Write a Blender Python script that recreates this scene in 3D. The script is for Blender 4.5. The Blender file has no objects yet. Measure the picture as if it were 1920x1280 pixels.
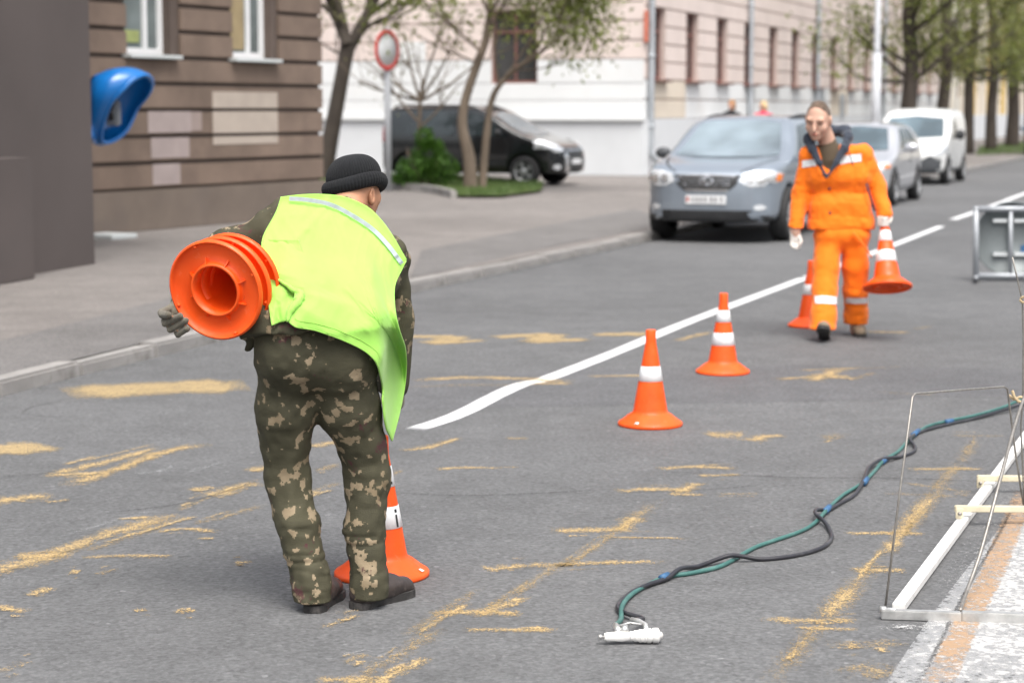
import bpy, bmesh, math, random
import numpy as np
from mathutils import Vector, Matrix, noise as mnoise

# ------------------------------------------------------------------ camera, sky, sun, exposure
scene = bpy.context.scene
COL = scene.collection
FPX, CAMH = 3733.0, 1.70
PITCH = math.atan(435.0 / FPX)
cam_d = bpy.data.cameras.new('camera')
cam = bpy.data.objects.new('camera', cam_d); COL.objects.link(cam)
cam.location = (0, 0, CAMH)
cam.rotation_euler = (math.pi / 2 - PITCH, 0, 0)
cam_d.sensor_width = 36.0
cam_d.lens = 36.0 * FPX / 1920.0
cam_d.clip_start = 0.1; cam_d.clip_end = 1500
cam_d.dof.use_dof = True
cam_d.dof.focus_distance = 7.0
cam_d.dof.aperture_fstop = 3.1
scene.camera = cam

SUN_EL, SUN_AZ = math.radians(64), math.radians(165)     # azimuth clockwise from +Y: high, behind the camera
world = bpy.data.worlds.new('World'); scene.world = world; world.use_nodes = True
wn = world.node_tree; wn.nodes.clear()
sky = wn.nodes.new('ShaderNodeTexSky'); sky.sky_type = 'NISHITA'; sky.sun_disc = False
sky.sun_elevation = SUN_EL; sky.sun_rotation = SUN_AZ
sky.air_density = 1.0; sky.dust_density = 6.0; sky.ozone_density = 0.6
bg = wn.nodes.new('ShaderNodeBackground'); bg.inputs['Strength'].default_value = 0.15
wo = wn.nodes.new('ShaderNodeOutputWorld')
hs = wn.nodes.new('ShaderNodeHueSaturation'); hs.inputs['Saturation'].default_value = 0.35      # overcast: the cloud layer takes most of the blue
wn.links.new(sky.outputs[0], hs.inputs['Color']); wn.links.new(hs.outputs[0], bg.inputs[0]); wn.links.new(bg.outputs[0], wo.inputs[0])
sun_d = bpy.data.lights.new('sun', 'SUN'); sun_d.energy = 1.5; sun_d.angle = math.radians(42)
sun_d.color = (1.0, 0.95, 0.88)
sun = bpy.data.objects.new('sun', sun_d); COL.objects.link(sun)
sd = Vector((math.sin(SUN_AZ) * math.cos(SUN_EL), math.cos(SUN_AZ) * math.cos(SUN_EL), math.sin(SUN_EL)))
sun.rotation_euler = sd.to_track_quat('Z', 'Y').to_euler()
scene.view_settings.view_transform = 'Standard'
scene.view_settings.look = 'None'
scene.view_settings.gamma = 1.0
scene.view_settings.exposure = 0.88
scene.view_settings.use_curve_mapping = False

# ------------------------------------------------------------------ survey helpers (photo measurement -> metres)
_c, _s = math.cos(PITCH), math.sin(PITCH)
def _ray(px, py):
    a = (px - 960) / FPX; b = (640 - py) / FPX
    return (a, _c + b * _s, -_s + b * _c)
def G(px, py, z=0.0):
    d = _ray(px, py); t = (z - CAMH) / d[2]
    return Vector((d[0] * t, d[1] * t, z))
def V(px, py, Y):
    d = _ray(px, py); t = Y / d[1]
    return Vector((d[0] * t, Y, CAMH + d[2] * t))
ROAD_ANG = math.radians(20.27)
U = Vector((math.sin(ROAD_ANG), math.cos(ROAD_ANG), 0))     # along the road, away
NL = Vector((-U.y, U.x, 0))                                  # across the road, to the left
PAVE = 0.085

# ------------------------------------------------------------------ object helpers
def link(o, parent=None):
    COL.objects.link(o)
    if parent is not None:
        o.parent = parent
        m = p_world(parent)
        if not o.get('_local'):
            o.matrix_parent_inverse = m.inverted()
        else:
            del o['_local']
    return o
def p_world(o):
    m = Matrix.LocRotScale(o.location, o.rotation_euler, o.scale)
    if o.parent is not None:
        return p_world(o.parent) @ o.matrix_parent_inverse @ m
    return m
def tag(o, label, cat, group=None):
    o['label'] = label; o['category'] = cat
    if group: o['group'] = group
    return o
def kind(o, k):
    o['kind'] = k; return o
def thing(name, label, cat, loc=(0, 0, 0), rotz=0.0, group=None):
    o = bpy.data.objects.new(name, None); COL.objects.link(o)
    o.empty_display_size = 0.1
    o.location = loc; o.rotation_euler = (0, 0, rotz)
    return tag(o, label, cat, group)
def mesh_obj(name, verts, faces, mat, parent=None, smooth=False, local=False):
    me = bpy.data.meshes.new(name)
    me.from_pydata([tuple(v) for v in verts], [], [tuple(f) for f in faces])
    if smooth: me.polygons.foreach_set('use_smooth', [True] * len(me.polygons))
    me.materials.append(mat); me.update()
    o = bpy.data.objects.new(name, me)
    if local: o['_local'] = 1
    return link(o, parent)
def bm_obj(name, bm, mat, parent=None, smooth=False, local=False):
    me = bpy.data.meshes.new(name); bm.normal_update(); bm.to_mesh(me); bm.free()
    if smooth: me.polygons.foreach_set('use_smooth', [True] * len(me.polygons))
    me.materials.append(mat)
    o = bpy.data.objects.new(name, me)
    if local: o['_local'] = 1
    return link(o, parent)
def share(name, src, parent, mat4, local=True):
    """another object that shares src's mesh, placed by mat4 in the parent's space"""
    o = bpy.data.objects.new(name, src.data); COL.objects.link(o)
    o.parent = parent; o.matrix_basis = mat4
    return o
def copy_tree(o, parent=None):
    c = o.copy(); COL.objects.link(c); c.parent = parent
    for ch in o.children: copy_tree(ch, c)
    return c
def fast_mesh(name, v, q, mat, parent=None, smooth=True):
    """v (N,3) float array, q (M,4) int array"""
    me = bpy.data.meshes.new(name)
    me.vertices.add(len(v)); me.vertices.foreach_set('co', np.ascontiguousarray(v, dtype=np.float32).ravel())
    k = q.shape[1]
    me.loops.add(q.size); me.loops.foreach_set('vertex_index', np.ascontiguousarray(q, dtype=np.int32).ravel())
    me.polygons.add(len(q))
    me.polygons.foreach_set('loop_start', np.arange(0, q.size, k, dtype=np.int32))
    me.polygons.foreach_set('use_smooth', np.full(len(q), smooth, dtype=bool))
    me.materials.append(mat); me.update(calc_edges=True); me.validate()
    o = bpy.data.objects.new(name, me)
    return link(o, parent)

# ------------------------------------------------------------------ mesh shapes
def add_box(bm, c, size, rot=None, bevel=0.0):
    """box centred at c; rot is a 3x3 matrix"""
    hx, hy, hz = size[0] / 2, size[1] / 2, size[2] / 2
    vs = []
    for x in (-hx, hx):
        for y in (-hy, hy):
            for z in (-hz, hz):
                p = Vector((x, y, z))
                if rot is not None: p = rot @ p
                vs.append(bm.verts.new(p + Vector(c)))
    fs = [(0, 1, 3, 2), (4, 6, 7, 5), (0, 4, 5, 1), (2, 3, 7, 6), (0, 2, 6, 4), (1, 5, 7, 3)]
    nf = [bm.faces.new([vs[i] for i in f]) for f in fs]
    if bevel > 0:
        es = {e for f in nf for e in f.edges}
        bmesh.ops.bevel(bm, geom=list(es), offset=bevel, segments=2, affect='EDGES')
    return nf
def box_obj(name, c, size, mat, parent=None, rot=None, bevel=0.0, local=False):
    bm = bmesh.new(); add_box(bm, c, size, rot, bevel)
    bmesh.ops.recalc_face_normals(bm, faces=bm.faces)
    return bm_obj(name, bm, mat, parent, local=local)
def rotz(a):
    return Matrix.Rotation(a, 3, 'Z')
def frame_of(e):
    """3x3 with x along e (horizontal), z up"""
    e = Vector(e).normalized(); up = Vector((0, 0, 1)); y = up.cross(e)
    return Matrix((e, y, up)).transposed()
def smooth_path(pts, n=6, closed=False):
    """Catmull-Rom through pts"""
    pts = [Vector(p) for p in pts]; out = []
    m = len(pts)
    for i in range(m if closed else m - 1):
        if closed:
            p0, p1, p2, p3 = pts[(i - 1) % m], pts[i], pts[(i + 1) % m], pts[(i + 2) % m]
        else:
            p1, p2 = pts[i], pts[i + 1]
            p0 = pts[i - 1] if i > 0 else p1 * 2 - p2
            p3 = pts[i + 2] if i + 2 < m else p2 * 2 - p1
        for k in range(n):
            t = k / n
            out.append(0.5 * ((2 * p1) + (p2 - p0) * t + (2 * p0 - 5 * p1 + 4 * p2 - p3) * t * t + (3 * p1 - p0 - 3 * p2 + p3) * t ** 3))
    if not closed: out.append(pts[-1])
    return out
def tube_data(path, rad, seg=8, caps=True, closed=False, flat=None):
    """rad float or list; flat=(scale of the second axis)"""
    path = [Vector(p) for p in path]; n = len(path)
    if not hasattr(rad, '__len__'): rad = [rad] * n
    vs, fs = [], []
    prev = None
    for i in range(n):
        if closed: t = (path[(i + 1) % n] - path[i - 1])
        else: t = path[min(i + 1, n - 1)] - path[max(i - 1, 0)]
        t = t.normalized() if t.length > 1e-9 else Vector((0, 0, 1))
        if prev is None:
            a = Vector((0, 0, 1)) if abs(t.z) < 0.9 else Vector((1, 0, 0))
            prev = t.cross(a).normalized()
        x = (prev - t * prev.dot(t)).normalized(); y = t.cross(x); prev = x
        for k in range(seg):
            a = 2 * math.pi * k / seg
            vs.append(path[i] + (x * math.cos(a) + y * math.sin(a) * (flat or 1.0)) * rad[i])
    m = n if closed else n - 1
    for i in range(m):
        for k in range(seg):
            j = (i + 1) % n
            fs.append((i * seg + k, i * seg + (k + 1) % seg, j * seg + (k + 1) % seg, j * seg + k))
    if caps and not closed:
        fs.append(tuple(range(seg - 1, -1, -1))); fs.append(tuple((n - 1) * seg + k for k in range(seg)))
    return vs, fs
def tube_obj(name, path, rad, mat, parent=None, seg=8, smooth=True, local=False, closed=False, flat=None):
    v, f = tube_data(path, rad, seg, closed=closed, flat=flat)
    return mesh_obj(name, v, f, mat, parent, smooth, local)
def lathe_data(prof, seg=32, a0=0.0, a1=2 * math.pi, axis=None):
    """prof list of (r,z) -> verts, faces; full turn closes"""
    full = abs((a1 - a0) - 2 * math.pi) < 1e-6
    cols = seg if full else seg + 1
    vs = [(r * math.cos(a0 + (a1 - a0) * k / seg), r * math.sin(a0 + (a1 - a0) * k / seg), z) for r, z in prof for k in range(cols)]
    fs = []
    for i in range(len(prof) - 1):
        for k in range(seg):
            k2 = (k + 1) % cols
            fs.append((i * cols + k, i * cols + k2, (i + 1) * cols + k2, (i + 1) * cols + k))
    return vs, fs
def lathe_obj(name, prof, mat, parent=None, seg=32, M=None, smooth=True, local=True, a0=0.0, a1=2 * math.pi):
    v, f = lathe_data(prof, seg, a0, a1)
    if M is not None: v = [M @ Vector(p) for p in v]
    return mesh_obj(name, v, f, mat, parent, smooth, local)
def poly_sheet(name, pts, mat, parent=None, z=None):
    """flat n-gon"""
    return mesh_obj(name, [Vector((p[0], p[1], p[2] if z is None else z)) for p in pts], [tuple(range(len(pts)))], mat, parent)

# ------------------------------------------------------------------ materials
def newmat(name):
    m = bpy.data.materials.new(name); m.use_nodes = True
    nt = m.node_tree; b = nt.nodes['Principled BSDF']
    return m, nt, b
def nd(nt, t, **kw):
    n = nt.nodes.new(t)
    for k, v in kw.items():
        if k in n.inputs: n.inputs[k].default_value = v
        else: setattr(n, k, v)
    return n
def ramp(nt, src, stops, interp='LINEAR'):
    r = nt.nodes.new('ShaderNodeValToRGB'); cr = r.color_ramp; cr.interpolation = interp
    while len(cr.elements) > 1: cr.elements.remove(cr.elements[-1])
    cr.elements[0].position = stops[0][0]; cr.elements[0].color = (*stops[0][1], 1)
    for p, c in stops[1:]:
        e = cr.elements.new(p); e.color = (*c, 1)
    nt.links.new(src, r.inputs[0]); return r
def grey(v): return (v, v, v)
def mixrgb(nt, fac, a, b, mode='MIX'):
    n = nt.nodes.new('ShaderNodeMix'); n.data_type = 'RGBA'; n.blend_type = mode
    for sock, val in ((n.inputs[0], fac), (n.inputs[6], a), (n.inputs[7], b)):
        if hasattr(val, 'is_output'): nt.links.new(val, sock)
        elif isinstance(val, (int, float)): sock.default_value = val
        else: sock.default_value = (*val, 1)
    return n.outputs[2]
def coords(nt, scale=(1, 1, 1), kindc='Object'):
    tc = nt.nodes.new('ShaderNodeTexCoord'); mp = nt.nodes.new('ShaderNodeMapping')
    mp.inputs['Scale'].default_value = scale
    nt.links.new(tc.outputs[kindc], mp.inputs[0]); return mp.outputs[0]
def noise(nt, vec, scale, detail=4, rough=0.55):
    n = nd(nt, 'ShaderNodeTexNoise', Scale=scale, Detail=detail, Roughness=rough)
    nt.links.new(vec, n.inputs['Vector']); return n.outputs['Fac']
def bump(nt, b, h, strength=0.3, dist=0.01):
    n = nd(nt, 'ShaderNodeBump', Strength=strength, Distance=dist)
    nt.links.new(h, n.inputs['Height']); nt.links.new(n.outputs[0], b.inputs['Normal']); return n
def pmat(name, col, rough=0.6, var=0.12, vscale=6.0, bstr=0.0, bscale=80.0, metallic=0.0, spec=0.5, stretch=(1, 1, 1), coat=0.0, dirt=None, dscale=3.0):
    """principled colour with uneven tone, fine relief and optional stains of a second colour"""
    m, nt, b = newmat(name)
    v = coords(nt, stretch)
    n1 = noise(nt, v, vscale, 5)
    lo = tuple(max(0, c * (1 - var)) for c in col); hi = tuple(min(1, c * (1 + var)) for c in col)
    c = ramp(nt, n1, [(0.3, lo), (0.7, hi)]).outputs[0]
    if dirt:
        n2 = noise(nt, v, dscale, 6, 0.65)
        f = ramp(nt, n2, [(0.52, grey(0)), (0.72, grey(dirt[1]))]).outputs[0]
        c = mixrgb(nt, f, c, dirt[0])
    nt.links.new(c, b.inputs['Base Color'])
    b.inputs['Roughness'].default_value = rough; b.inputs['Metallic'].default_value = metallic
    b.inputs['Specular IOR Level'].default_value = spec
    if coat: b.inputs['Coat Weight'].default_value = coat; b.inputs['Coat Roughness'].default_value = 0.05
    if bstr: bump(nt, b, noise(nt, v, bscale, 3), bstr, 0.004)
    return m

# ------------------------------------------------------------------ implicit surfaces
def _norm(v): return v / (np.linalg.norm(v) + 1e-12)
class Field:
    """signed distance on a grid; primitives are blended with a smooth union"""
    def __init__(self, lo, hi, h):
        self.h = h; self.lo = np.array(lo, dtype=np.float32)
        n = np.ceil((np.array(hi) - np.array(lo)) / h).astype(int) + 1
        self.n = n
        self.ax = [self.lo[i] + h * np.arange(n[i], dtype=np.float32) for i in range(3)]
        self.D = np.full(tuple(n), 0.4, dtype=np.float32)
    def sub(self, lo, hi):
        sl = []
        for i in range(3):
            a = int(max(0, math.floor((lo[i] - self.lo[i]) / self.h))); b = int(min(self.n[i], math.ceil((hi[i] - self.lo[i]) / self.h) + 1))
            if b <= a: return None
            sl.append(slice(a, b))
        return tuple(sl)
    def pts(self, sl):
        return (self.ax[0][sl[0]][:, None, None], self.ax[1][sl[1]][None, :, None], self.ax[2][sl[2]][None, None, :])
    def merge(self, sl, d, k, op='add'):
        A = self.D[sl]
        if op == 'add':
            if k > 0:
                t = np.maximum(k - np.abs(A - d), 0) / k; self.D[sl] = np.minimum(A, d) - t * t * k * 0.25
            else: self.D[sl] = np.minimum(A, d)
        else:                                   # subtract
            d = -d
            if k > 0:
                t = np.maximum(k - np.abs(A - d), 0) / k; self.D[sl] = np.maximum(A, d) + t * t * k * 0.25
            else: self.D[sl] = np.maximum(A, d)
    def capsule(self, a, b, ra, rb=None, k=0.03, op='add', flat=None):
        """tapered capsule; flat=(direction, factor>1) squeezes it along a direction"""
        rb = ra if rb is None else rb
        a = np.array(a, dtype=np.float32); b = np.array(b, dtype=np.float32)
        m = max(ra, rb) + k + 3 * self.h
        sl = self.sub(np.minimum(a, b) - m, np.maximum(a, b) + m)
        if sl is None: return
        X, Y, Z = self.pts(sl); ab = b - a; L2 = float(ab @ ab) + 1e-9
        t = np.clip(((X - a[0]) * ab[0] + (Y - a[1]) * ab[1] + (Z - a[2]) * ab[2]) / L2, 0, 1)
        qx, qy, qz = X - a[0] - t * ab[0], Y - a[1] - t * ab[1], Z - a[2] - t * ab[2]
        s = qx * qx + qy * qy + qz * qz
        if flat is not None:
            f = _norm(np.array(flat[0], dtype=np.float32)); pr = qx * f[0] + qy * f[1] + qz * f[2]
            s = s + pr * pr * (flat[1] ** 2 - 1)
        self.merge(sl, np.sqrt(s) - (ra + (rb - ra) * t), k, op)
    def chain(self, pts, rads, k=0.03, flat=None):
        for i in range(len(pts) - 1): self.capsule(pts[i], pts[i + 1], rads[i], rads[i + 1], k, flat=flat)
    def ellipsoid(self, c, r, R=None, k=0.02, op='add'):
        c = np.array(c, dtype=np.float32); r = np.array(r, dtype=np.float32); m = float(r.max()) + k + 3 * self.h
        sl = self.sub(c - m, c + m)
        if sl is None: return
        X, Y, Z = self.pts(sl); X, Y, Z = X - c[0], Y - c[1], Z - c[2]
        if R is not None:
            R = np.array(R, dtype=np.float32)       # columns are the ellipsoid's axes
            X, Y, Z = (R[0, 0] * X + R[1, 0] * Y + R[2, 0] * Z, R[0, 1] * X + R[1, 1] * Y + R[2, 1] * Z, R[0, 2] * X + R[1, 2] * Y + R[2, 2] * Z)
        q = np.sqrt((X / r[0]) ** 2 + (Y / r[1]) ** 2 + (Z / r[2]) ** 2)
        q2 = np.sqrt((X / r[0] ** 2) ** 2 + (Y / r[1] ** 2) ** 2 + (Z / r[2] ** 2) ** 2) + 1e-6
        self.merge(sl, q * (q - 1) / q2, k, op)
    def cut(self, p, n, k=0.0):
        """keep the side of the plane away from n"""
        n = _norm(np.array(n, dtype=np.float32)); X, Y, Z = self.pts((slice(None),) * 3)
        d = (X - p[0]) * n[0] + (Y - p[1]) * n[1] + (Z - p[2]) * n[2]
        t = np.maximum(k - np.abs(self.D - d), 0) / k if k > 0 else 0
        self.D = (np.maximum(self.D, d) + (t * t * k * 0.25 if k > 0 else 0)).astype(np.float32)
    def wrinkle(self, amp, cell, seed, mask=None, ridge=False):
        rs = np.random.RandomState(seed)
        sh = [int(math.ceil(self.n[i] * self.h / cell[i])) + 3 for i in range(3)]
        N = rs.rand(*sh).astype(np.float32) * 2 - 1
        out = N
        for i in range(3):
            u = np.arange(self.n[i]) * self.h / cell[i]; j = u.astype(int); f = (u - j).astype(np.float32); f = f * f * (3 - 2 * f)
            a = np.take(out, j, axis=i); b = np.take(out, j + 1, axis=i)
            shp = [1, 1, 1]; shp[i] = -1; f = f.reshape(shp); out = a * (1 - f) + b * f
        if ridge: out = 0.6 - 2.2 * np.minimum(np.abs(out), .45)
        if mask is not None: out = out * mask
        self.D = self.D + out * amp
    def sample(self, P):
        P = np.asarray(P, dtype=np.float32); g = (P - self.lo) / self.h
        g = np.clip(g, 0, np.array(self.n) - 1.001); i = g.astype(int); f = g - i; D = self.D
        r = 0
        for dx in (0, 1):
            for dy in (0, 1):
                for dz in (0, 1):
                    w = (f[:, 0] if dx else 1 - f[:, 0]) * (f[:, 1] if dy else 1 - f[:, 1]) * (f[:, 2] if dz else 1 - f[:, 2])
                    r = r + w * D[i[:, 0] + dx, i[:, 1] + dy, i[:, 2] + dz]
        return r
    def trace(self, P, d, off=0.0, maxd=1.5, step=None):
        """march points P along direction d until the field drops below off; returns points and hit mask"""
        P = np.array(P, dtype=np.float32); d = _norm(np.array(d, dtype=np.float32)); step = step or self.h * 0.5
        n = int(maxd / step); cur = P.copy(); hit = np.zeros(len(P), bool)
        for _ in range(n):
            inside = np.all((cur >= self.lo) & (cur <= self.lo + self.h * (self.n - 1)), axis=1)
            v = np.where(inside, self.sample(cur), 1.0)
            hit |= v <= off
            if hit.all(): break
            cur[~hit] += d * step
        return cur, hit
    def mesh(self, name, mat, parent=None, iso=0.0, xf=None):
        v, q = surface_nets(self.D - iso, self.lo, self.h)
        if xf is not None: v = xf(v)
        return fast_mesh(name, v, q, mat, parent)
def surface_nets(D, lo, h):
    D[0], D[-1] = np.maximum(D[0], h * .1), np.maximum(D[-1], h * .1)
    D[:, 0], D[:, -1] = np.maximum(D[:, 0], h * .1), np.maximum(D[:, -1], h * .1)
    D[:, :, 0], D[:, :, -1] = np.maximum(D[:, :, 0], h * .1), np.maximum(D[:, :, -1], h * .1)
    S = D < 0
    n = S.shape
    cnt = np.zeros(tuple(k - 1 for k in n), np.int8)
    cor = [(a, b, c) for a in (0, 1) for b in (0, 1) for c in (0, 1)]
    for a, b, c in cor: cnt += S[a:n[0] - 1 + a, b:n[1] - 1 + b, c:n[2] - 1 + c]
    act = (cnt > 0) & (cnt < 8)
    idx = np.argwhere(act)
    vals = np.stack([D[idx[:, 0] + a, idx[:, 1] + b, idx[:, 2] + c] for a, b, c in cor], 1)
    pos = np.zeros((len(idx), 3), np.float32); num = np.zeros(len(idx), np.float32)
    for i in range(8):
        for j in range(i + 1, 8):
            ci, cj = np.array(cor[i]), np.array(cor[j])
            if np.abs(ci - cj).sum() != 1: continue
            x = (vals[:, i] < 0) != (vals[:, j] < 0)
            t = np.where(x, vals[:, i] / (vals[:, i] - vals[:, j] + 1e-20), 0)
            p = ci[None, :] + t[:, None] * (cj - ci)[None, :]
            pos += np.where(x[:, None], p, 0); num += x
    v = (idx + pos / num[:, None]) * h + np.asarray(lo)
    vid = np.full(act.shape, -1, np.int32); vid[act] = np.arange(len(idx))
    quads = []
    for ax in range(3):
        o = [i for i in range(3) if i != ax]
        A = S.take(range(n[ax] - 1), ax); B = S.take(range(1, n[ax]), ax)
        for sgn, M in ((1, A & ~B), (-1, ~A & B)):
            e = np.argwhere(M)
            e = e[(e[:, o[0]] > 0) & (e[:, o[1]] > 0) & (e[:, o[0]] < n[o[0]] - 1) & (e[:, o[1]] < n[o[1]] - 1)]
            c = []
            for da, db in ((1, 1), (0, 1), (0, 0), (1, 0)):
                q = e.copy(); q[:, o[0]] -= da; q[:, o[1]] -= db
                c.append(vid[q[:, 0], q[:, 1], q[:, 2]])
            c = np.stack(c, 1)
            flip = (sgn == 1) == (ax == 1)
            quads.append(c[:, ::-1] if flip else c)
    q = np.concatenate(quads)
    q = q[(q >= 0).all(1)]
    return v, q
# ================================================================== SETTING
def asphalt(name, lo, hi, tint=(1, 1, 1), big=0.25, speck=True, patch=None):
    m, nt, b = newmat(name); v = coords(nt)
    n_big = noise(nt, v, big, 6, 0.6); n_mid = noise(nt, v, 3.0, 6, 0.65); n_fine = noise(nt, v, 48.0, 4, 0.8)
    t = lambda g: tuple(g * k for k in tint)
    base = ramp(nt, n_big, [(0.30, t(lo)), (0.70, t(hi))]).outputs[0]
    midr = ramp(nt, n_mid, [(0.30, grey(0.84)), (0.55, grey(1.0)), (0.75, grey(1.10))]).outputs[0]
    c = mixrgb(nt, 1.0, base, midr, 'MULTIPLY')
    vo = nd(nt, 'ShaderNodeTexVoronoi', Scale=58.0); nt.links.new(v, vo.inputs['Vector'])
    st = ramp(nt, vo.outputs['Color'], [(0.0, grey(0.55)), (0.35, grey(0.86)), (0.65, grey(1.02)), (0.93, grey(1.25)), (0.96, grey(1.9))]).outputs[0]
    c = mixrgb(nt, 0.55, c, st, 'MULTIPLY')
    fr = ramp(nt, n_fine, [(0.30, grey(0.55)), (0.50, grey(1.0)), (0.70, grey(1.5))]).outputs[0]
    c = mixrgb(nt, 0.68, c, fr, 'MULTIPLY')
    if speck:       # tar spots
        dk = noise(nt, v, 9.0, 6, 0.75)
        c = mixrgb(nt, ramp(nt, dk, [(0.61, grey(0)), (0.70, grey(0.65))]).outputs[0], c, t(lo * 0.42))
    nt.links.new(c, b.inputs['Base Color'])
    b.inputs['Roughness'].default_value = 0.85; b.inputs['Specular IOR Level'].default_value = 0.3
    h = mixrgb(nt, 0.5, n_fine, vo.outputs['Distance'])
    bump(nt, b, h, 0.7, 0.008)
    return m
M_road = asphalt('road_asphalt', 0.103, 0.138, (0.975, 0.99, 1.015))
M_road_dark = asphalt('road_asphalt_patch', 0.098, 0.125, (0.975, 0.985, 1.03), big=0.6)
M_pave = asphalt('pavement_asphalt', 0.150, 0.20, (1.07, 0.99, 0.94), big=0.3)
M_pave_dark = asphalt('pavement_patch', 0.125, 0.165, (1.03, 0.99, 0.97), big=0.5)
M_earth = asphalt('ground_earth', 0.14, 0.20, (1.1, 1.0, 0.85))
M_kerb = pmat('kerb_concrete', (0.27, 0.26, 0.25), 0.85, 0.25, 2.5, 0.5, 60, dirt=((0.13, 0.12, 0.11), 0.8), dscale=4)

ground = kind(poly_sheet('ground', [(-300, -40, 0), (400, -40, 0), (400, 700, 0), (-300, 700, 0)], M_earth, z=-0.03), 'structure')
# kerb line: foot of the kerb on the road
kerb_px = [(-420, 845), (-180, 785), (0, 744), (150, 704), (380, 648), (780, 547), (1210, 453)]
kerb_pts = [G(*p) for p in kerb_px]
last = kerb_pts[-1]
kerb_line = smooth_path(kerb_pts, 8)[:-1]
far = [last + U * d for d in range(0, 240, 6)]
kerb_line += far
road_pts = [(p.x, p.y) for p in kerb_line]
R0 = kerb_line[-1]
road_poly = road_pts + [tuple((R0 - NL * 30).xy), (60, -10), (-12, -10), (kerb_line[0].x - 1.5, kerb_line[0].y - 0.6)]
road = kind(poly_sheet('road', [(x, y, 0) for x, y in road_poly], M_road), 'structure')
def path_resample(pl, step):
    out = [pl[0].copy()]; acc = 0
    for a, b in zip(pl, pl[1:]):
        L = (b - a).length; d = step - acc
        while d <= L:
            out.append(a.lerp(b, d / L)); d += step
        acc = (acc + L) % step
    return out
def offset_left(pl, w):
    out = []
    for i, p in enumerate(pl):
        t = (pl[min(i + 1, len(pl) - 1)] - pl[max(i - 1, 0)]).normalized()
        out.append(p + Vector((-t.y, t.x, 0)) * w)
    return out
kerb_in = offset_left(kerb_line, 0.16)
pave_poly = [(p.x, p.y, PAVE) for p in kerb_in] + [(-120, 330, PAVE), (-120, -8, PAVE), (kerb_in[0].x - 2, kerb_in[0].y - 1, PAVE)]
pavement = kind(poly_sheet('pavement', pave_poly, M_pave), 'structure')
# kerb stones, one by one
kl = path_resample(kerb_line, 1.0)[:150]
rk = random.Random(4)
kb_src = None
for i in range(len(kl) - 1):
    a, b = kl[i], kl[i + 1]; e = (b - a); L = e.length; e.normalize(); left = Vector((-e.y, e.x, 0))
    if kb_src is None:
        bm = bmesh.new(); add_box(bm, (0, 0, 0), (0.985, 0.16, 0.30), bevel=0.018)
        kb_src = bm_obj('kerb_stone', bm, M_kerb, pavement); o = kb_src
    else:
        o = bpy.data.objects.new('kerb_stone', kb_src.data); COL.objects.link(o); o.parent = pavement
    c = (a + b) / 2 + left * 0.08
    o.location = (c.x, c.y, PAVE - 0.145 + rk.uniform(-0.012, 0.010))
    o.rotation_euler = (rk.uniform(-.03, .03), rk.uniform(-.006, .006), math.atan2(e.y, e.x) + rk.uniform(-.006, .006))
# darker re-laid strips
def px_sheet(name, pts, mat, parent, z, base=0.0):
    return poly_sheet(name, [G(x, y, base) for x, y in pts], mat, parent, z=z)
px_sheet('asphalt_patch', [(-300, 720), (-60, 655), (160, 600), (330, 556), (520, 515), (560, 560), (400, 612), (150, 672), (-40, 715), (-300, 780)], M_pave_dark, pavement, PAVE + 0.004, PAVE)
px_sheet('asphalt_patch', [(790, 470), (1000, 428), (1190, 392), (1240, 410), (1215, 428), (980, 474), (820, 512), (770, 520)], M_pave_dark, pavement, PAVE + 0.004, PAVE)
px_sheet('asphalt_patch', [(640, 742), (780, 704), (1100, 694), (1480, 684), (1900, 692), (2300, 690), (2300, 762), (1900, 742), (1500, 752), (1120, 760), (760, 768)], M_road_dark, road, 0.0010)

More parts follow.
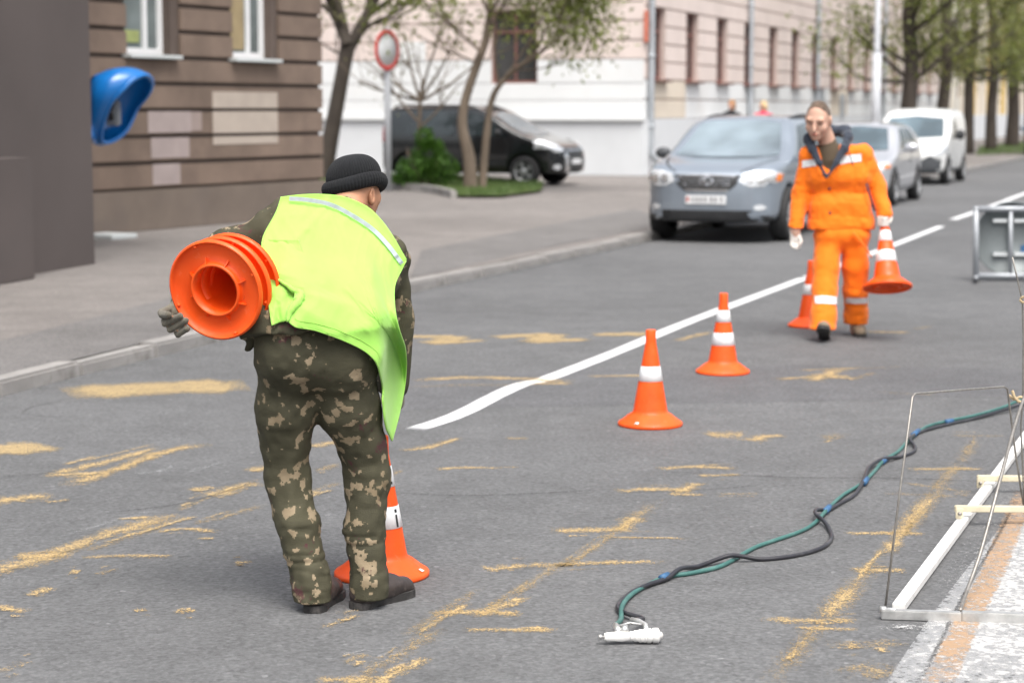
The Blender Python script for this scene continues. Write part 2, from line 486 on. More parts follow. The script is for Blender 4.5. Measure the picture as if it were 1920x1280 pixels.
# ------------------------------------------------------------------ worn paint
def paint_mat(name, col, cover, edge=0.5, rough=0.8, grain=130.0, amax=0.8, soft=0.40, blotch=0.22, stretch=(1, 1, 1)):
    """paint left on the stones: cover 0..1 in the stroke's middle, thinning to nothing at its edges"""
    m, nt, b = newmat(name); v = coords(nt, stretch)
    n1 = noise(nt, v, grain, 2, 0.7); n2 = noise(nt, v, 7.0, 4, 0.65); n3 = noise(nt, v, 28.0, 3, 0.6)
    uv = nt.nodes.new('ShaderNodeTexCoord'); sx = nt.nodes.new('ShaderNodeSeparateXYZ'); nt.links.new(uv.outputs['UV'], sx.inputs[0])
    def math_(op, a, b_, c_=None):
        q = nd(nt, 'ShaderNodeMath', operation=op)
        for i, x in enumerate((a, b_, c_)):
            if x is None: continue
            if hasattr(x, 'is_output'): nt.links.new(x, q.inputs[i])
            else: q.inputs[i].default_value = x
        return q.outputs[0]
    def tri(s_):      # 0 at the edge, 1 in the middle
        return math_('MULTIPLY_ADD', math_('ABSOLUTE', math_('SUBTRACT', s_, 0.5), None), -2.0, 1.0)
    ex = ramp(nt, tri(sx.outputs['X']), [(0.0, grey(0)), (0.30, grey(1))]).outputs[0]
    ey = ramp(nt, tri(sx.outputs['Y']), [(0.0, grey(0)), (edge, grey(1))]).outputs[0]
    e = math_('MULTIPLY', ex, ey)
    # threshold falls where cover is high; noise values sit round 0.5
    bl = math_('MULTIPLY', math_('SUBTRACT', n2, 0.5), blotch * 2)
    bl = math_('ADD', bl, math_('MULTIPLY', math_('SUBTRACT', n3, 0.5), blotch))
    k = math_('MULTIPLY_ADD', e, 0.42, cover - 0.50 - 0.26)
    k = math_('ADD', math_('ADD', k, bl), math_('MULTIPLY_ADD', math_('SUBTRACT', n1, 0.5), 2.0, 0.5))
    f = ramp(nt, k, [(0.50, grey(0)), (0.50 + soft, grey(amax))]).outputs[0]
    f = math_('MULTIPLY', f, ramp(nt, e, [(0.0, grey(0)), (0.08, grey(1))]).outputs[0])
    cc = ramp(nt, n3, [(0.3, tuple(c * 0.90 for c in col)), (0.65, col)]).outputs[0]
    nt.links.new(cc, b.inputs['Base Color']); b.inputs['Roughness'].default_value = rough
    nt.links.new(f, b.inputs['Alpha'])
    return m
YEL = (0.50, 0.36, 0.17)
M_yel = paint_mat('worn_yellow_paint', YEL, 0.58, 0.9, amax=0.85, soft=0.32)
M_yel2 = paint_mat('faint_yellow_paint', (0.44, 0.32, 0.16), 0.44, 1.0, amax=0.75, soft=0.32)
M_yelbig = paint_mat('broad_yellow_paint', (0.46, 0.34, 0.17), 0.74, 0.5, amax=0.75)
M_whi2 = paint_mat('faint_white_paint', (0.55, 0.56, 0.57), 0.36, 1.0, amax=0.6)
M_line = paint_mat('fresh_white_line', (0.70, 0.71, 0.72), 1.6, 0.04, 0.5, amax=1.0, soft=0.1)
M_crack = paint_mat('crack_line', (0.025, 0.025, 0.025), 0.66, 0.8, amax=0.6)
zc = [0.0022]
def stroke(pts, w, mat, name='paint_mark', z=None, jitter=0.0, seed=0):
    """a strip through ground points, w metres wide, with UVs"""
    pts = [Vector(p) for p in pts]; r = random.Random(seed)
    if z is None:
        zc[0] += 0.000012; z = zc[0]
    n = len(pts); vs, fs, uv = [], [], []
    L = [0]
    for a, b in zip(pts, pts[1:]): L.append(L[-1] + (b - a).length)
    for i, p in enumerate(pts):
        t = (pts[min(i + 1, n - 1)] - pts[max(i - 1, 0)]).normalized(); q = Vector((-t.y, t.x, 0))
        ww = w if not hasattr(w, '__len__') else w[0] + (w[1] - w[0]) * L[i] / L[-1]
        ww *= 1 + r.uniform(-jitter, jitter)
        for k, sg in enumerate((-0.5, 0.5)):
            vs.append((p.x + q.x * ww * sg, p.y + q.y * ww * sg, z)); uv.append((L[i] / L[-1], k))
    for i in range(n - 1): fs.append((2 * i, 2 * i + 2, 2 * i + 3, 2 * i + 1))
    o = mesh_obj(name, vs, fs, mat, road)
    ul = o.data.uv_layers.new(name='UVMap')
    for lp in o.data.loops: ul.data[lp.index].uv = uv[lp.vertex_index]
    return o
def pstroke(px, w, mat, **kw):
    P = [G(*p) for p in px]
    if len(P) > 2: P = smooth_path(P, 5)
    else: P = [P[0].lerp(P[1], k / 6) for k in range(7)]
    return stroke(P, w, mat, **kw)
# white centre line (wavy start, then straight along the road, then dashes)
pstroke([(774, 806), (835, 787), (880, 768), (930, 742), (975, 722), (1015, 713), (1060, 697), (1160, 658), (1300, 600), (1510, 521)], 0.118, M_line, name='centre_line', jitter=0.04)
pstroke([(1510, 521), (1640, 473), (1766, 424)], 0.118, M_line, name='centre_line')
pstroke([(1786, 412), (1850, 390), (1893, 374)], 0.13, M_line, name='lane_dash')
pstroke([(1888, 375), (1960, 349), (2030, 322)], 0.13, M_line, name='lane_dash')
pstroke([(2070, 308), (2140, 283)], 0.13, M_line, name='lane_dash')
# worn yellow strokes: (px path, width m, material letter)
YM = [
 # transverse strokes of the old crossings, right half
 ([(1232, 880), (1300, 875), (1385, 879)], .085, 'y'), ([(1305, 892), (1390, 890)], .07, 'y'), ([(1155, 922), (1220, 917), (1305, 919)], .09, 'y'),
 ([(1250, 926), (1325, 928)], .07, 'y'), ([(1340, 926), (1425, 926)], .06, 'f'), ([(1030, 995), (1195, 993)], .10, 'y'), ([(1135, 1008), (1300, 1010)], .06, 'f'),
 ([(960, 1062), (1100, 1056), (1250, 1053)], .085, 'y'), ([(905, 1068), (990, 1060)], .10, 'y'), ([(800, 1150), (880, 1148), (982, 1152)], .085, 'y'),
 ([(865, 1181), (1048, 1181)], .055, 'y'), ([(1425, 1162), (1530, 1164), (1610, 1162)], .075, 'y'), ([(1490, 1177), (1610, 1180)], .05, 'y'),
 ([(1580, 1000), (1740, 1000)], .06, 'y'), ([(1590, 1068), (1700, 1070)], .08, 'y'), ([(1650, 925), (1800, 930)], .07, 'f'),
 ([(1700, 880), (1845, 879)], .08, 'y'), ([(1780, 817), (1890, 818)], .07, 'f'), ([(1690, 905), (1830, 925)], .07, 'f'),
 ([(815, 880), (875, 877), (945, 878)], .06, 'y'), ([(945, 822), (995, 822)], .10, 'f'), ([(745, 845), (800, 840), (865, 820)], .07, 'y'),
 ([(1325, 817), (1362, 815), (1400, 816)], .22, 'y'), ([(1405, 828), (1435, 818), (1475, 817)], .13, 'y'), ([(1545, 824), (1578, 812)], .14, 'f'),
 # lengthwise strokes, right half
 ([(1240, 935), (1190, 970), (1120, 1020), (1040, 1075)], .10, 'f'), ([(1310, 905), (1270, 925)], .10, 'y'), ([(1195, 968), (1160, 995)], .10, 'y'),
 ([(1080, 1040), (985, 1100), (900, 1152)], .09, 'f'), ([(985, 1118), (930, 1140), (895, 1158)], .08, 'y'), ([(905, 1100), (840, 1140), (760, 1195)], .07, 'f'),
 ([(830, 1175), (760, 1220), (640, 1290)], .11, 'f'), ([(805, 1232), (740, 1262), (690, 1290)], .07, 'y'),
 ([(1660, 1035), (1610, 1090), (1545, 1165), (1480, 1240), (1430, 1300)], .10, 'f'), ([(1600, 1100), (1545, 1160)], .09, 'y'), ([(1800, 860), (1750, 930), (1690, 1000)], .10, 'f'),
 ([(1750, 925), (1690, 1000), (1655, 1045)], .08, 'y'), ([(1830, 822), (1800, 870)], .09, 'f'), ([(1520, 1185), (1465, 1250)], .07, 'f'), ([(1585, 1245), (1680, 1270)], .25, 'f'),
 ([(1640, 1200), (1660, 1215)], .2, 'f'), ([(1590, 1200), (1600, 1218)], .15, 'f'), ([(640, 1245), (690, 1225)], .06, 'f'), ([(590, 1275), (700, 1275)], .08, 'y'),
 # far strokes
 ([(765, 632), (858, 630)], .13, 'b'), ([(800, 645), (910, 638)], .13, 'b'), ([(925, 633), (1042, 626)], .15, 'b'), ([(985, 642), (1105, 636)], .15, 'b'),
 ([(1110, 628), (1225, 626)], .17, 'b'), ([(1265, 640), (1335, 622)], .10, 'y'), ([(855, 630), (820, 645)], .2, 'b'), ([(1040, 626), (1005, 642)], .2, 'b'),
 ([(770, 714), (900, 708), (1080, 716)], .15, 'y'), ([(760, 726), (900, 722), (1010, 726)], .08, 'f'), ([(1100, 706), (1240, 704)], .08, 'y'), ([(960, 720), (1075, 719)], .1, 'y'),
 ([(1450, 712), (1560, 705), (1600, 708)], .10, 'y'), ([(1495, 695), (1620, 690)], .07, 'y'), ([(1520, 716), (1575, 692)], .16, 'y'), ([(1590, 714), (1640, 698)], .08, 'f'), ([(1600, 692), (1700, 688)], .05, 'f'),
 ([(1620, 622), (1708, 624)], .11, 'y'), ([(1710, 618), (1750, 612)], .08, 'f'), ([(1540, 705), (1610, 712)], .12, 'y'), ([(1640, 735), (1760, 742)], .05, 'f'),
 # left half
 ([(120, 738), (300, 728), (465, 722)], .42, 'b'), ([(-60, 848), (20, 843), (88, 834)], .24, 'b'), ([(85, 893), (200, 866), (300, 838)], .10, 'y'),
 ([(120, 913), (220, 880), (300, 850), (395, 831)], .11, 'y'), ([(80, 892), (220, 886)], .12, 'y'), ([(-40, 948), (40, 934), (105, 929)], .15, 'y'),
 ([(-40, 1082), (80, 1045), (200, 1003), (335, 965)], .15, 'y'), ([(20, 1043), (140, 1040)], .12, 'y'), ([(150, 1046), (240, 1042), (325, 1043)], .06, 'y'),
 ([(150, 1038), (260, 1000), (345, 968)], .10, 'f'), ([(220, 974), (280, 970)], .06, 'y'), ([(290, 998), (350, 992), (410, 998)], .07, 'y'), ([(355, 920), (400, 913)], .09, 'y'),
 ([(390, 933), (440, 915), (490, 905)], .14, 'y'), ([(350, 985), (420, 970), (500, 945)], .08, 'f'), ([(470, 885), (520, 872)], .12, 'y'), ([(575, 838), (640, 828)], .12, 'y'),
 ([(50, 1118), (100, 1102)], .06, 'y'), ([(130, 1073), (150, 1073)], .09, 'y'), ([(180, 1078), (215, 1068)], .06, 'f'), ([(250, 1146), (276, 1143)], .06, 'y'), ([(325, 1148), (368, 1145)], .06, 'y'),
 ([(-20, 1135), (50, 1148)], .07, 'y'), ([(-10, 1262), (60, 1240)], .07, 'f'), ([(440, 1056), (472, 1053)], .05, 'y'), ([(590, 885), (640, 870)], .09, 'f'), ([(560, 930), (640, 905)], .08, 'f'),
 ([(600, 1180), (680, 1150)], .05, 'f'), ([(330, 960), (400, 930)], .06, 'f'), ([(700, 905), (760, 880)], .07, 'f'),
]
rr_ = random.Random(21)
for (px, w, k) in list(YM):
    (x0, y0), (x1, y1) = px[0], px[-1]
    if k == 'b' or y0 < 760: continue
    for _ in range(2):
        o = rr_.uniform(-14, 14); a, b = sorted((rr_.random(), rr_.random()))
        if b - a < .2: b = a + .3
        q = lambda t: (x0 + (x1 - x0) * t + rr_.uniform(-6, 6), y0 + (y1 - y0) * t + o * (y0 / 1100))
        YM.append(([q(a), q((a + b) / 2), q(b)], rr_.uniform(.02, .045), rr_.choice('yff')))
MM = {'y': M_yel, 'f': M_yel2, 'b': M_yelbig}
for i, (px, w, k) in enumerate(YM): pstroke(px, w * (1.5 if k == 'b' else 1.2), MM[k], jitter=0.3, seed=i)
WM = [([(235, 890), (300, 885), (330, 870)], .12), ([(350, 888), (425, 866)], .10), ([(105, 1010), (190, 985), (300, 955)], .08), ([(175, 938), (215, 936)], .06),
      ([(1005, 1005), (1055, 1008)], .05), ([(900, 1070), (935, 1066)], .06), ([(965, 1050), (990, 1050)], .04), ([(1240, 882), (1275, 882)], .05), ([(10, 996), (60, 992)], .04),
      ([(280, 835), (360, 820)], .08), ([(640, 1230), (690, 1218)], .04), ([(0, 1090), (40, 1080)], .05), ([(440, 990), (480, 990)], .04)]
for i, (px, w) in enumerate(WM): pstroke(px, w, M_whi2, jitter=0.3, seed=100 + i)
for px, w in [([(730, 925), (870, 930), (1010, 926), (1110, 921)], .022), ([(1240, 885), (1400, 893), (1530, 897), (1700, 898), (1850, 905)], .022), ([(1160, 925), (1280, 922), (1420, 912)], .014),
              ([(40, 776), (60, 764), (120, 752)], .02), ([(40, 776), (90, 782), (130, 780)], .016), ([(0, 895), (70, 890), (110, 884)], .02), ([(180, 965), (340, 945), (480, 905)], .02)]:
    pstroke(px, w, M_crack, name='crack', jitter=0.3)
M_gutter = paint_mat('gutter_strip', (0.045, 0.042, 0.038), 0.55, 1.0, 0.9, grain=40.0, blotch=0.5, amax=0.75, soft=0.4)
stroke(offset_left(kerb_line[:70], -0.05), 0.26, M_gutter, name='gutter_strip', z=0.0019)  # blotchy dark strip on the road along the kerb foot
# freshly sprayed crossing bar at the right edge
M_fresh = paint_mat('fresh_white_spray', (0.50, 0.50, 0.495), 0.72, 0.3, 0.55, grain=40.0, blotch=0.8, amax=0.85, soft=0.7)
M_over = paint_mat('white_overspray', (0.50, 0.50, 0.495), 0.44, 1.0, 0.6, grain=120.0, blotch=0.35, amax=0.85, soft=0.25)
M_tan = paint_mat('old_orange_bar', (0.42, 0.27, 0.155), 0.72, 0.3, 0.7, grain=60.0, blotch=0.6, amax=0.75, soft=0.5)
pstroke([(2010, 880), (1960, 960), (1905, 1080), (1860, 1180), (1790, 1330)], 0.52, M_over, name='paint_mark')
M_under = paint_mat('greyed_white_paint', (0.27, 0.275, 0.28), 1.15, 0.12, 0.6, grain=60.0, blotch=0.5, amax=0.92, soft=0.5)
pstroke([(2130, 880), (2065, 980), (1995, 1100), (1945, 1200), (1885, 1330)], 0.74, M_under, name='crossing_bar')
pstroke([(2120, 880), (2060, 980), (1990, 1100), (1940, 1200), (1880, 1330)], 0.72, M_fresh, name='crossing_bar')
pstroke([(1925, 920), (1894, 993), (1860, 1075), (1831, 1130), (1800, 1195), (1750, 1300)], 0.10, M_tan, name='paint_mark')
pstroke([(1640, 1180), (1760, 1175), (1930, 1190)], 0.10, M_over, name='paint_mark')
pstroke([(1905, 935), (1880, 990), (1840, 1060), (1800, 1130), (1740, 1250), (1700, 1310)], 0.02, M_crack, name='crack')

# ------------------------------------------------------------------ buildings
def wall_pieces(L, H, T, openings, z0=0.0):
    """boxes (x0,x1,z0,z1) of a wall with rectangular openings (x0,x1,z0,z1)"""
    xs = sorted({0.0, L, *[o[0] for o in openings], *[o[1] for o in openings]})
    out = []
    for a, b in zip(xs, xs[1:]):
        holes = sorted([(o[2], o[3]) for o in openings if o[0] <= a + 1e-6 and o[1] >= b - 1e-6])
        z = z0
        for h0, h1 in holes:
            if h0 > z: out.append((a, b, z, h0))
            z = h1
        if z < H: out.append((a, b, z, H))
    return out
def facade(name, root, org, e, L, H, T, openings, mat, band=None):
    """wall set along e from org, front face on the right-hand side of e; band=(z list -> mats)"""
    R = frame_of(e); bm = bmesh.new()
    for a, b, c, d in wall_pieces(L, H, T, openings):
        add_box(bm, Vector(org) + R @ Vector(((a + b) / 2, T / 2, (c + d) / 2)), (b - a, T, d - c), R)
    bmesh.ops.remove_doubles(bm, verts=bm.verts, dist=0.0005)
    return bm_obj(name, bm, mat, root)
def window(root, org, e, x0, x1, z0, z1, depth, fmat, gmat, bars=(0.5,), transom=None, fw=0.07, sill=None, smat=None, back=None):
    """frame, panes, sill set back from the wall's front face"""
    R = frame_of(e); O = Vector(org)
    def at(x, y, z): return O + R @ Vector((x, y, z))
    bm = bmesh.new(); y = depth
    w, h = x1 - x0, z1 - z0
    add_box(bm, at(x0 + fw / 2, y, (z0 + z1) / 2), (fw, 0.06, h), R); add_box(bm, at(x1 - fw / 2, y, (z0 + z1) / 2), (fw, 0.06, h), R)
    add_box(bm, at((x0 + x1) / 2, y, z0 + fw / 2), (w - 2 * fw, 0.06, fw), R); add_box(bm, at((x0 + x1) / 2, y, z1 - fw / 2), (w - 2 * fw, 0.06, fw), R)
    xs = [x0 + fw] + [x0 + w * b for b in bars] + [x1 - fw]
    for b in bars: add_box(bm, at(x0 + w * b, y - 0.004, (z0 + z1) / 2), (fw * 0.8, 0.06, h - 2 * fw), R)
    zs = [z0 + fw, z1 - fw]
    if transom:
        add_box(bm, at((x0 + x1) / 2, y - 0.008, z0 + h * transom), (w - 2 * fw, 0.06, fw * 0.9), R); zs = [z0 + fw, z0 + h * transom, z1 - fw]
    f = bm_obj('window_frame', bm, fmat, root)
    for a, b in zip(xs, xs[1:]):
        for c, d in zip(zs, zs[1:]):
            box_obj('pane', at((a + b) / 2, y + 0.015, (c + d) / 2), (b - a, 0.012, d - c), gmat, f, R)
    if sill:
        box_obj('sill', at((x0 + x1) / 2, sill / 2 - 0.16 + depth / 2, z0 - 0.03), (w + 0.14, depth + 0.2, 0.05), smat, f, R, 0.008)
    return f
def glass_mat(name, col, rough=0.06, inner=None):
    m, nt, b = newmat(name); v = coords(nt)
    n = noise(nt, v, 0.9, 3)
    c = ramp(nt, n, [(0.35, tuple(k * 0.6 for k in col)), (0.65, tuple(min(1, k * 1.4) for k in col))]).outputs[0]
    nt.links.new(c, b.inputs['Base Color']); b.inputs['Roughness'].default_value = rough
    b.inputs['Specular IOR Level'].default_value = 0.8
    return m
M_brown = pmat('brown_render', (0.172, 0.126, 0.098), 0.9, 0.22, 1.2, 0.5, 70, dirt=((0.118, 0.086, 0.069), 0.7), dscale=1.4)
M_brown2 = pmat('brown_render_groove', (0.10, 0.076, 0.064), 0.9, 0.15, 2.0, 0.3, 60)
M_plinth = pmat('brown_plinth', (0.165, 0.132, 0.108), 0.9, 0.2, 1.0, 0.5, 50, dirt=((0.14, 0.115, 0.10), 0.7), dscale=1.6)
M_dkwall = pmat('grey_brown_wall', (0.088, 0.072, 0.068), 0.85, 0.10, 0.7, 0.25, 120, dirt=((0.088, 0.074, 0.071), 0.7), dscale=1.3)
M_patch_a = pmat('beige_overpaint', (0.40, 0.345, 0.295), 0.85, 0.08, 3)
M_patch_b = pmat('pinkish_overpaint', (0.33, 0.275, 0.262), 0.85, 0.10, 3)
M_white_pvc = pmat('white_window_plastic', (0.74, 0.75, 0.76), 0.4, 0.04, 4)
M_sill = pmat('grey_metal_sill', (0.55, 0.58, 0.58), 0.45, 0.06, 5)
M_glass_room = glass_mat('window_glass_grey', (0.17, 0.20, 0.20))
M_room = pmat('curtain_green', (0.30, 0.34, 0.13), 0.8, 0.2, 4)
M_roomb = pmat('tan_blind', (0.30, 0.235, 0.13), 0.8, 0.15, 4)

B0, B1 = G(178, 440, PAVE), G(600, 404, PAVE)
eB = (B1 - B0).normalized(); LB = (B1 - B0).length
bb = thing('brown_building', 'brown building with banded rendered wall, white windows and pale overpainted patches', 'building', B0)
def on_line(px, O, e):
    """distance along the line O+e*d whose image column is px (plan intersection)"""
    k = (px - 960) / FPX
    # x = k * depth ; depth = y*c - (z-H)*s, with z near the camera height
    num = k * (O.y * _c) - O.x; den = e.x - k * e.y * _c
    return num / den
EXT = 3.0                                            # the wall runs on behind the dark block
orgB = B0 - eB * EXT
RB = frame_of(eB)
wB = [(on_line(236, B0, eB) + EXT, on_line(322, B0, eB) + EXT), (on_line(434, B0, eB) + EXT, on_line(510, B0, eB) + EXT)]
SILLZ = 2.34
opB = [(a, b, SILLZ, SILLZ + 2.0) for a, b in wB]
HB = 9.0
facade('wall', bb, orgB, eB, LB + EXT, HB, 0.45, opB, M_brown2)
# end wall of the brown building, running away from the corner
eB2 = Vector((-eB.y, eB.x, 0))
box_obj('end_wall', B1 + eB2 * (0.46 + 4.0) - eB * 0.225 + Vector((0, 0, HB / 2)), (8.0, 0.45, HB), M_brown, bb, frame_of(eB2))
rb = random.Random(7)
zcourse = [0.57 + 0.352 * i for i in range(0, 14)]
box_obj('plinth', orgB + RB @ Vector(((LB + EXT) / 2 + 0.02, -0.04, 0.27)), (LB + EXT + 0.06, 0.08, 0.54), M_plinth, bb, RB, 0.01)
for i, z in enumerate(zcourse):
    z1 = z + 0.352 - 0.052; spans = [(0.0, LB + EXT + 0.045)]
    if z1 > SILLZ - 0.02:
        spans = [(0, wB[0][0] - 0.0), (wB[0][1] + 0.17, wB[1][0] - 0.0), (wB[1][1] + 0.14, LB + EXT + 0.045)]
    for a, b in spans:
        c = orgB + RB @ Vector(((a + b) / 2, -0.022 + rb.uniform(-.003, .003), (z + z1) / 2))
        box_obj('wall_course', c, (b - a, 0.05, z1 - z), M_brown, bb, RB, 0.012)
for k, (a, b) in enumerate(wB):
    window(bb, orgB, eB, a, b, SILLZ, SILLZ + 2.0, 0.16, M_white_pvc, M_glass_room, bars=(0.62,), transom=0.62, fw=0.085, sill=0.2, smat=M_sill)
    x0, x1 = a + 0.10, a + (b - a) * 0.58
    box_obj('curtain' if k == 0 else 'blind', orgB + RB @ Vector(((x0 + x1) / 2, 0.148, SILLZ + (0.24 if k == 0 else 0.55))), ((x1 - x0) * (0.7 if k == 0 else 0.8), 0.004, 0.16 if k == 0 else 0.85), M_room if k == 0 else M_roomb, bb, RB)
def patch(px0, px1, z0, z1, mat):
    a, b = on_line(px0, B0, eB) + EXT, on_line(px1, B0, eB) + EXT
    for z in zcourse:
        lo, hi = max(z + 0.006, z0), min(z + 0.311, z1)
        if hi - lo > 0.02:
            box_obj('overpainted_patch', orgB + RB @ Vector(((a + b) / 2, -0.052, (lo + hi) / 2)), (b - a, 0.006, hi - lo), mat, bb, RB)
patch(393, 515, 1.12, 1.86, M_patch_a)
patch(271, 352, 1.30, 1.60, M_patch_b); patch(276, 348, 0.96, 1.26, M_patch_b); patch(278, 330, 0.60, 0.88, M_patch_b)
patch(352, 372, 1.32, 1.58, pmat('faded_overpaint', (0.28, 0.225, 0.205), 0.85, 0.1, 3))
box_obj('doorstep', G(205, 447, PAVE) + Vector((0, 0, 0.03)), (0.5, 0.5, 0.06), M_sill, bb, RB, 0.01)

D1, D0 = G(178, 495, PAVE), G(20, 522, PAVE)
eD = (D1 - D0).normalized(); RD = frame_of(eD)
db = thing('grey_entrance_block', 'plain dark grey-brown rendered block at the left edge, in front of the brown building', 'building', D0)
dlen = (D1 - D0).length
ret = (B0 + eB * 0.02 - D1); retl = ret.length
bm = bmesh.new()
p0 = D1 - eD * (dlen + 6); p1 = D1; p2 = D1 + ret * 1.02 + Vector((-0.05, 0, 0)); p3 = p0 + ret * 1.02
prism = [bm.verts.new((p.x, p.y, PAVE - .1)) for p in (p0, p1, p2, p3)] + [bm.verts.new((p.x, p.y, HB)) for p in (p0, p1, p2, p3)]
for f in ((0, 1, 5, 4), (1, 2, 6, 5), (2, 3, 7, 6), (3, 0, 4, 7), (4, 5, 6, 7)): bm.faces.new([prism[i] for i in f])
bm_obj('wall', bm, M_dkwall, db)
box_obj('plinth_block', D0 - eD * 2.0 + RD @ Vector((0.02, -0.10, 0.58)), (4.0, 0.30, 1.16), M_dkwall, db, RD, 0.012)

# blue telephone hood on the side of the block
M_blue = pmat('blue_plastic', (0.004, 0.165, 0.52), 0.28, 0.05, 4, coat=0.4)
M_phone = pmat('phone_metal', (0.32, 0.34, 0.36), 0.4, 0.15, 20, metallic=0.6)
M_black = pmat('black_plastic', (0.018, 0.018, 0.020), 0.5, 0.2, 20)
YH = 23.4
ph = thing('telephone_hood', 'blue plastic public telephone hood on the wall of the grey block', 'telephone hood', V(172, 272, YH))
# side outline of the shell (photo px) : back edge on the wall, rim edge; lofted between wall outline and rim loop
def loop_px(c, rx, rz, tilt, Y, n=36, dy=0.0, power=2.0):
    out = []
    for k in range(n):
        a = 2 * math.pi * k / n; x, z = rx * math.cos(a), rz * math.sin(a)
        X = x * math.cos(tilt) - z * math.sin(tilt); Z = x * math.sin(tilt) + z * math.cos(tilt)
        out.append((c[0] + X, c[1] - Z))
    return out
rim_pts = [(285, 152), (281, 172), (268, 190), (257, 203), (249, 222), (238, 243), (222, 258), (203, 267), (190, 264), (190, 245), (196, 222), (204, 200), (214, 184), (230, 168), (246, 152), (262, 143), (275, 141)]
wall_pts = [(176, 150), (177, 172), (177, 190), (177, 205), (177, 222), (177, 243), (177, 256), (177, 262), (171, 262), (171, 245), (170, 222), (170, 200), (170, 184), (170, 168), (171, 155), (172, 148), (174, 147)]
mid_pts = [(240, 132), (252, 150), (240, 180), (230, 203), (222, 226), (212, 246), (200, 264), (188, 271), (179, 266), (176, 245), (176, 222), (178, 198), (182, 176), (192, 156), (206, 142), (220, 132), (230, 129)]
n_r = len(rim_pts); rim_depth, wall_depth, mid_depth = [], [], []
for k in range(n_r):
    far_side = k <= 7
    rim_depth.append(YH + (0.42 if far_side else -0.42) * math.sin(math.pi * ((k + 0.5) / 8 if far_side else (k - 7.5) / 9.5)))
    wall_depth.append(YH + (0.30 if far_side else -0.30)); mid_depth.append(YH + (0.46 if far_side else -0.46) * math.sin(math.pi * ((k + 0.5) / 8 if far_side else (k - 7.5) / 9.5)))
rings = []
for pts, dep in ((wall_pts, wall_depth), (mid_pts, mid_depth), (rim_pts, rim_depth)):
    rings.append(smooth_path([V(p[0], p[1], d) for p, d in zip(pts, dep)], 3, closed=True))
m_ = len(rings[0]); vs, fs = [], []
NL_ = 10
for j in range(NL_ + 1):
    t = j / NL_
    for k in range(m_):
        a, b, c = rings[0][k], rings[1][k], rings[2][k]
        b2 = 2 * b - 0.5 * (a + c)
        vs.append(a * (1 - t) ** 2 + b2 * 2 * t * (1 - t) + c * t * t)
for j in range(NL_):
    for k in range(m_): fs.append((j * m_ + k, j * m_ + (k + 1) % m_, (j + 1) * m_ + (k + 1) % m_, (j + 1) * m_ + k))
shell = mesh_obj('shell', vs, fs, M_blue, ph, True)
sm = shell.modifiers.new('thick', 'SOLIDIFY'); sm.thickness = 0.035; sm.offset = 0
tube_obj('rim', rings[2], 0.028, M_blue, ph, 8, closed=True)
box_obj('telephone', V(213, 212, YH) + Vector((0, 0.0, 0)), (0.14, 0.22, 0.30), M_phone, ph, bevel=0.02)
tube_obj('handset', [V(209, 200, YH - 0.16), V(208, 212, YH - .2), V(209, 224, YH - 0.16)], [0.03, 0.02, 0.03], M_black, ph)

# pink and white building
M_pink = pmat('pink_render', (0.66, 0.57, 0.53), 0.9, 0.07, 0.8, 0.2, 40, dirt=((0.55, 0.47, 0.44), 0.5), dscale=0.5)
M_pinkgr = pmat('pink_render_groove', (0.50, 0.41, 0.375), 0.9, 0.08, 1.0)
M_whitew = pmat('white_render', (0.67, 0.685, 0.69), 0.9, 0.06, 0.5, 0.2, 40, dirt=((0.60, 0.575, 0.54), 0.6), dscale=0.45)
M_whitegr = pmat('white_render_groove', (0.50, 0.52, 0.53), 0.9, 0.06, 0.8)
M_greyw = pmat('grey_white_plinth', (0.60, 0.62, 0.64), 0.9, 0.07, 0.6, dirt=((0.50, 0.51, 0.52), 0.6), dscale=0.6)
M_cream = pmat('cream_render', (0.62, 0.55, 0.46), 0.9, 0.08, 0.8)
M_win_br = pmat('brown_window_wood', (0.17, 0.075, 0.062), 0.6, 0.2, 5)
M_glass_dk = glass_mat('window_glass_dark', (0.045, 0.045, 0.045), 0.08)
M_pipe = pmat('galvanised_downpipe', (0.40, 0.43, 0.46), 0.45, 0.15, 2.0, metallic=0.3)
C0 = G(1205, 330, PAVE)
pb = thing('pink_building', 'long pink building with white lower walls, brown windows and grey downpipes', 'building', C0)
HP, LP = 10.5, 50.0
RU = frame_of(U)
wz = (2.34, 4.10)
wx = [1.18 + 3.17 * i for i in range(15)]
opP = [(x - 0.62, x + 0.62, wz[0], wz[1]) for x in wx if x < LP - 1] + [(x - 0.62, x + 0.62, 6.2, 8.2) for x in wx if x < LP - 1]
# the facade's front faces the road (right-hand side of U)
facade('wall', pb, C0, U, LP, HP, 0.5, opP, M_pinkgr)
def blocks(root, org, e, x0, x1, zs, mats, openings, joint=0.035, thick=0.05, step=None, name='wall_block', seed=1):
    """courses of facing blocks between openings"""
    R = frame_of(e); r = random.Random(seed)
    for i, (za, zb) in enumerate(zip(zs, zs[1:])):
        cuts = sorted([(o[0], o[1]) for o in openings if o[2] < zb - 0.05 and o[3] > za + 0.05])
        spans = []; x = x0
        for a, b in cuts:
            if a > x: spans.append((x, a - 0.004))
            x = b + 0.004
        if x < x1: spans.append((x, x1))
        for a, b in spans:
            if b - a < 0.05: continue
            m = mats(i, (a + b) / 2) if callable(mats) else mats
            box_obj(name, Vector(org) + R @ Vector(((a + b) / 2, -thick / 2 + 0.004 + r.uniform(-.002, .002), (za + zb) / 2)), (b - a, thick, zb - za - joint), m, root, R, 0.01)
rp = random.Random(3)
blocks(pb, C0, U, 0.0, LP, [0.0, 1.38], M_greyw, [], joint=0.0, thick=0.12, name='plinth')
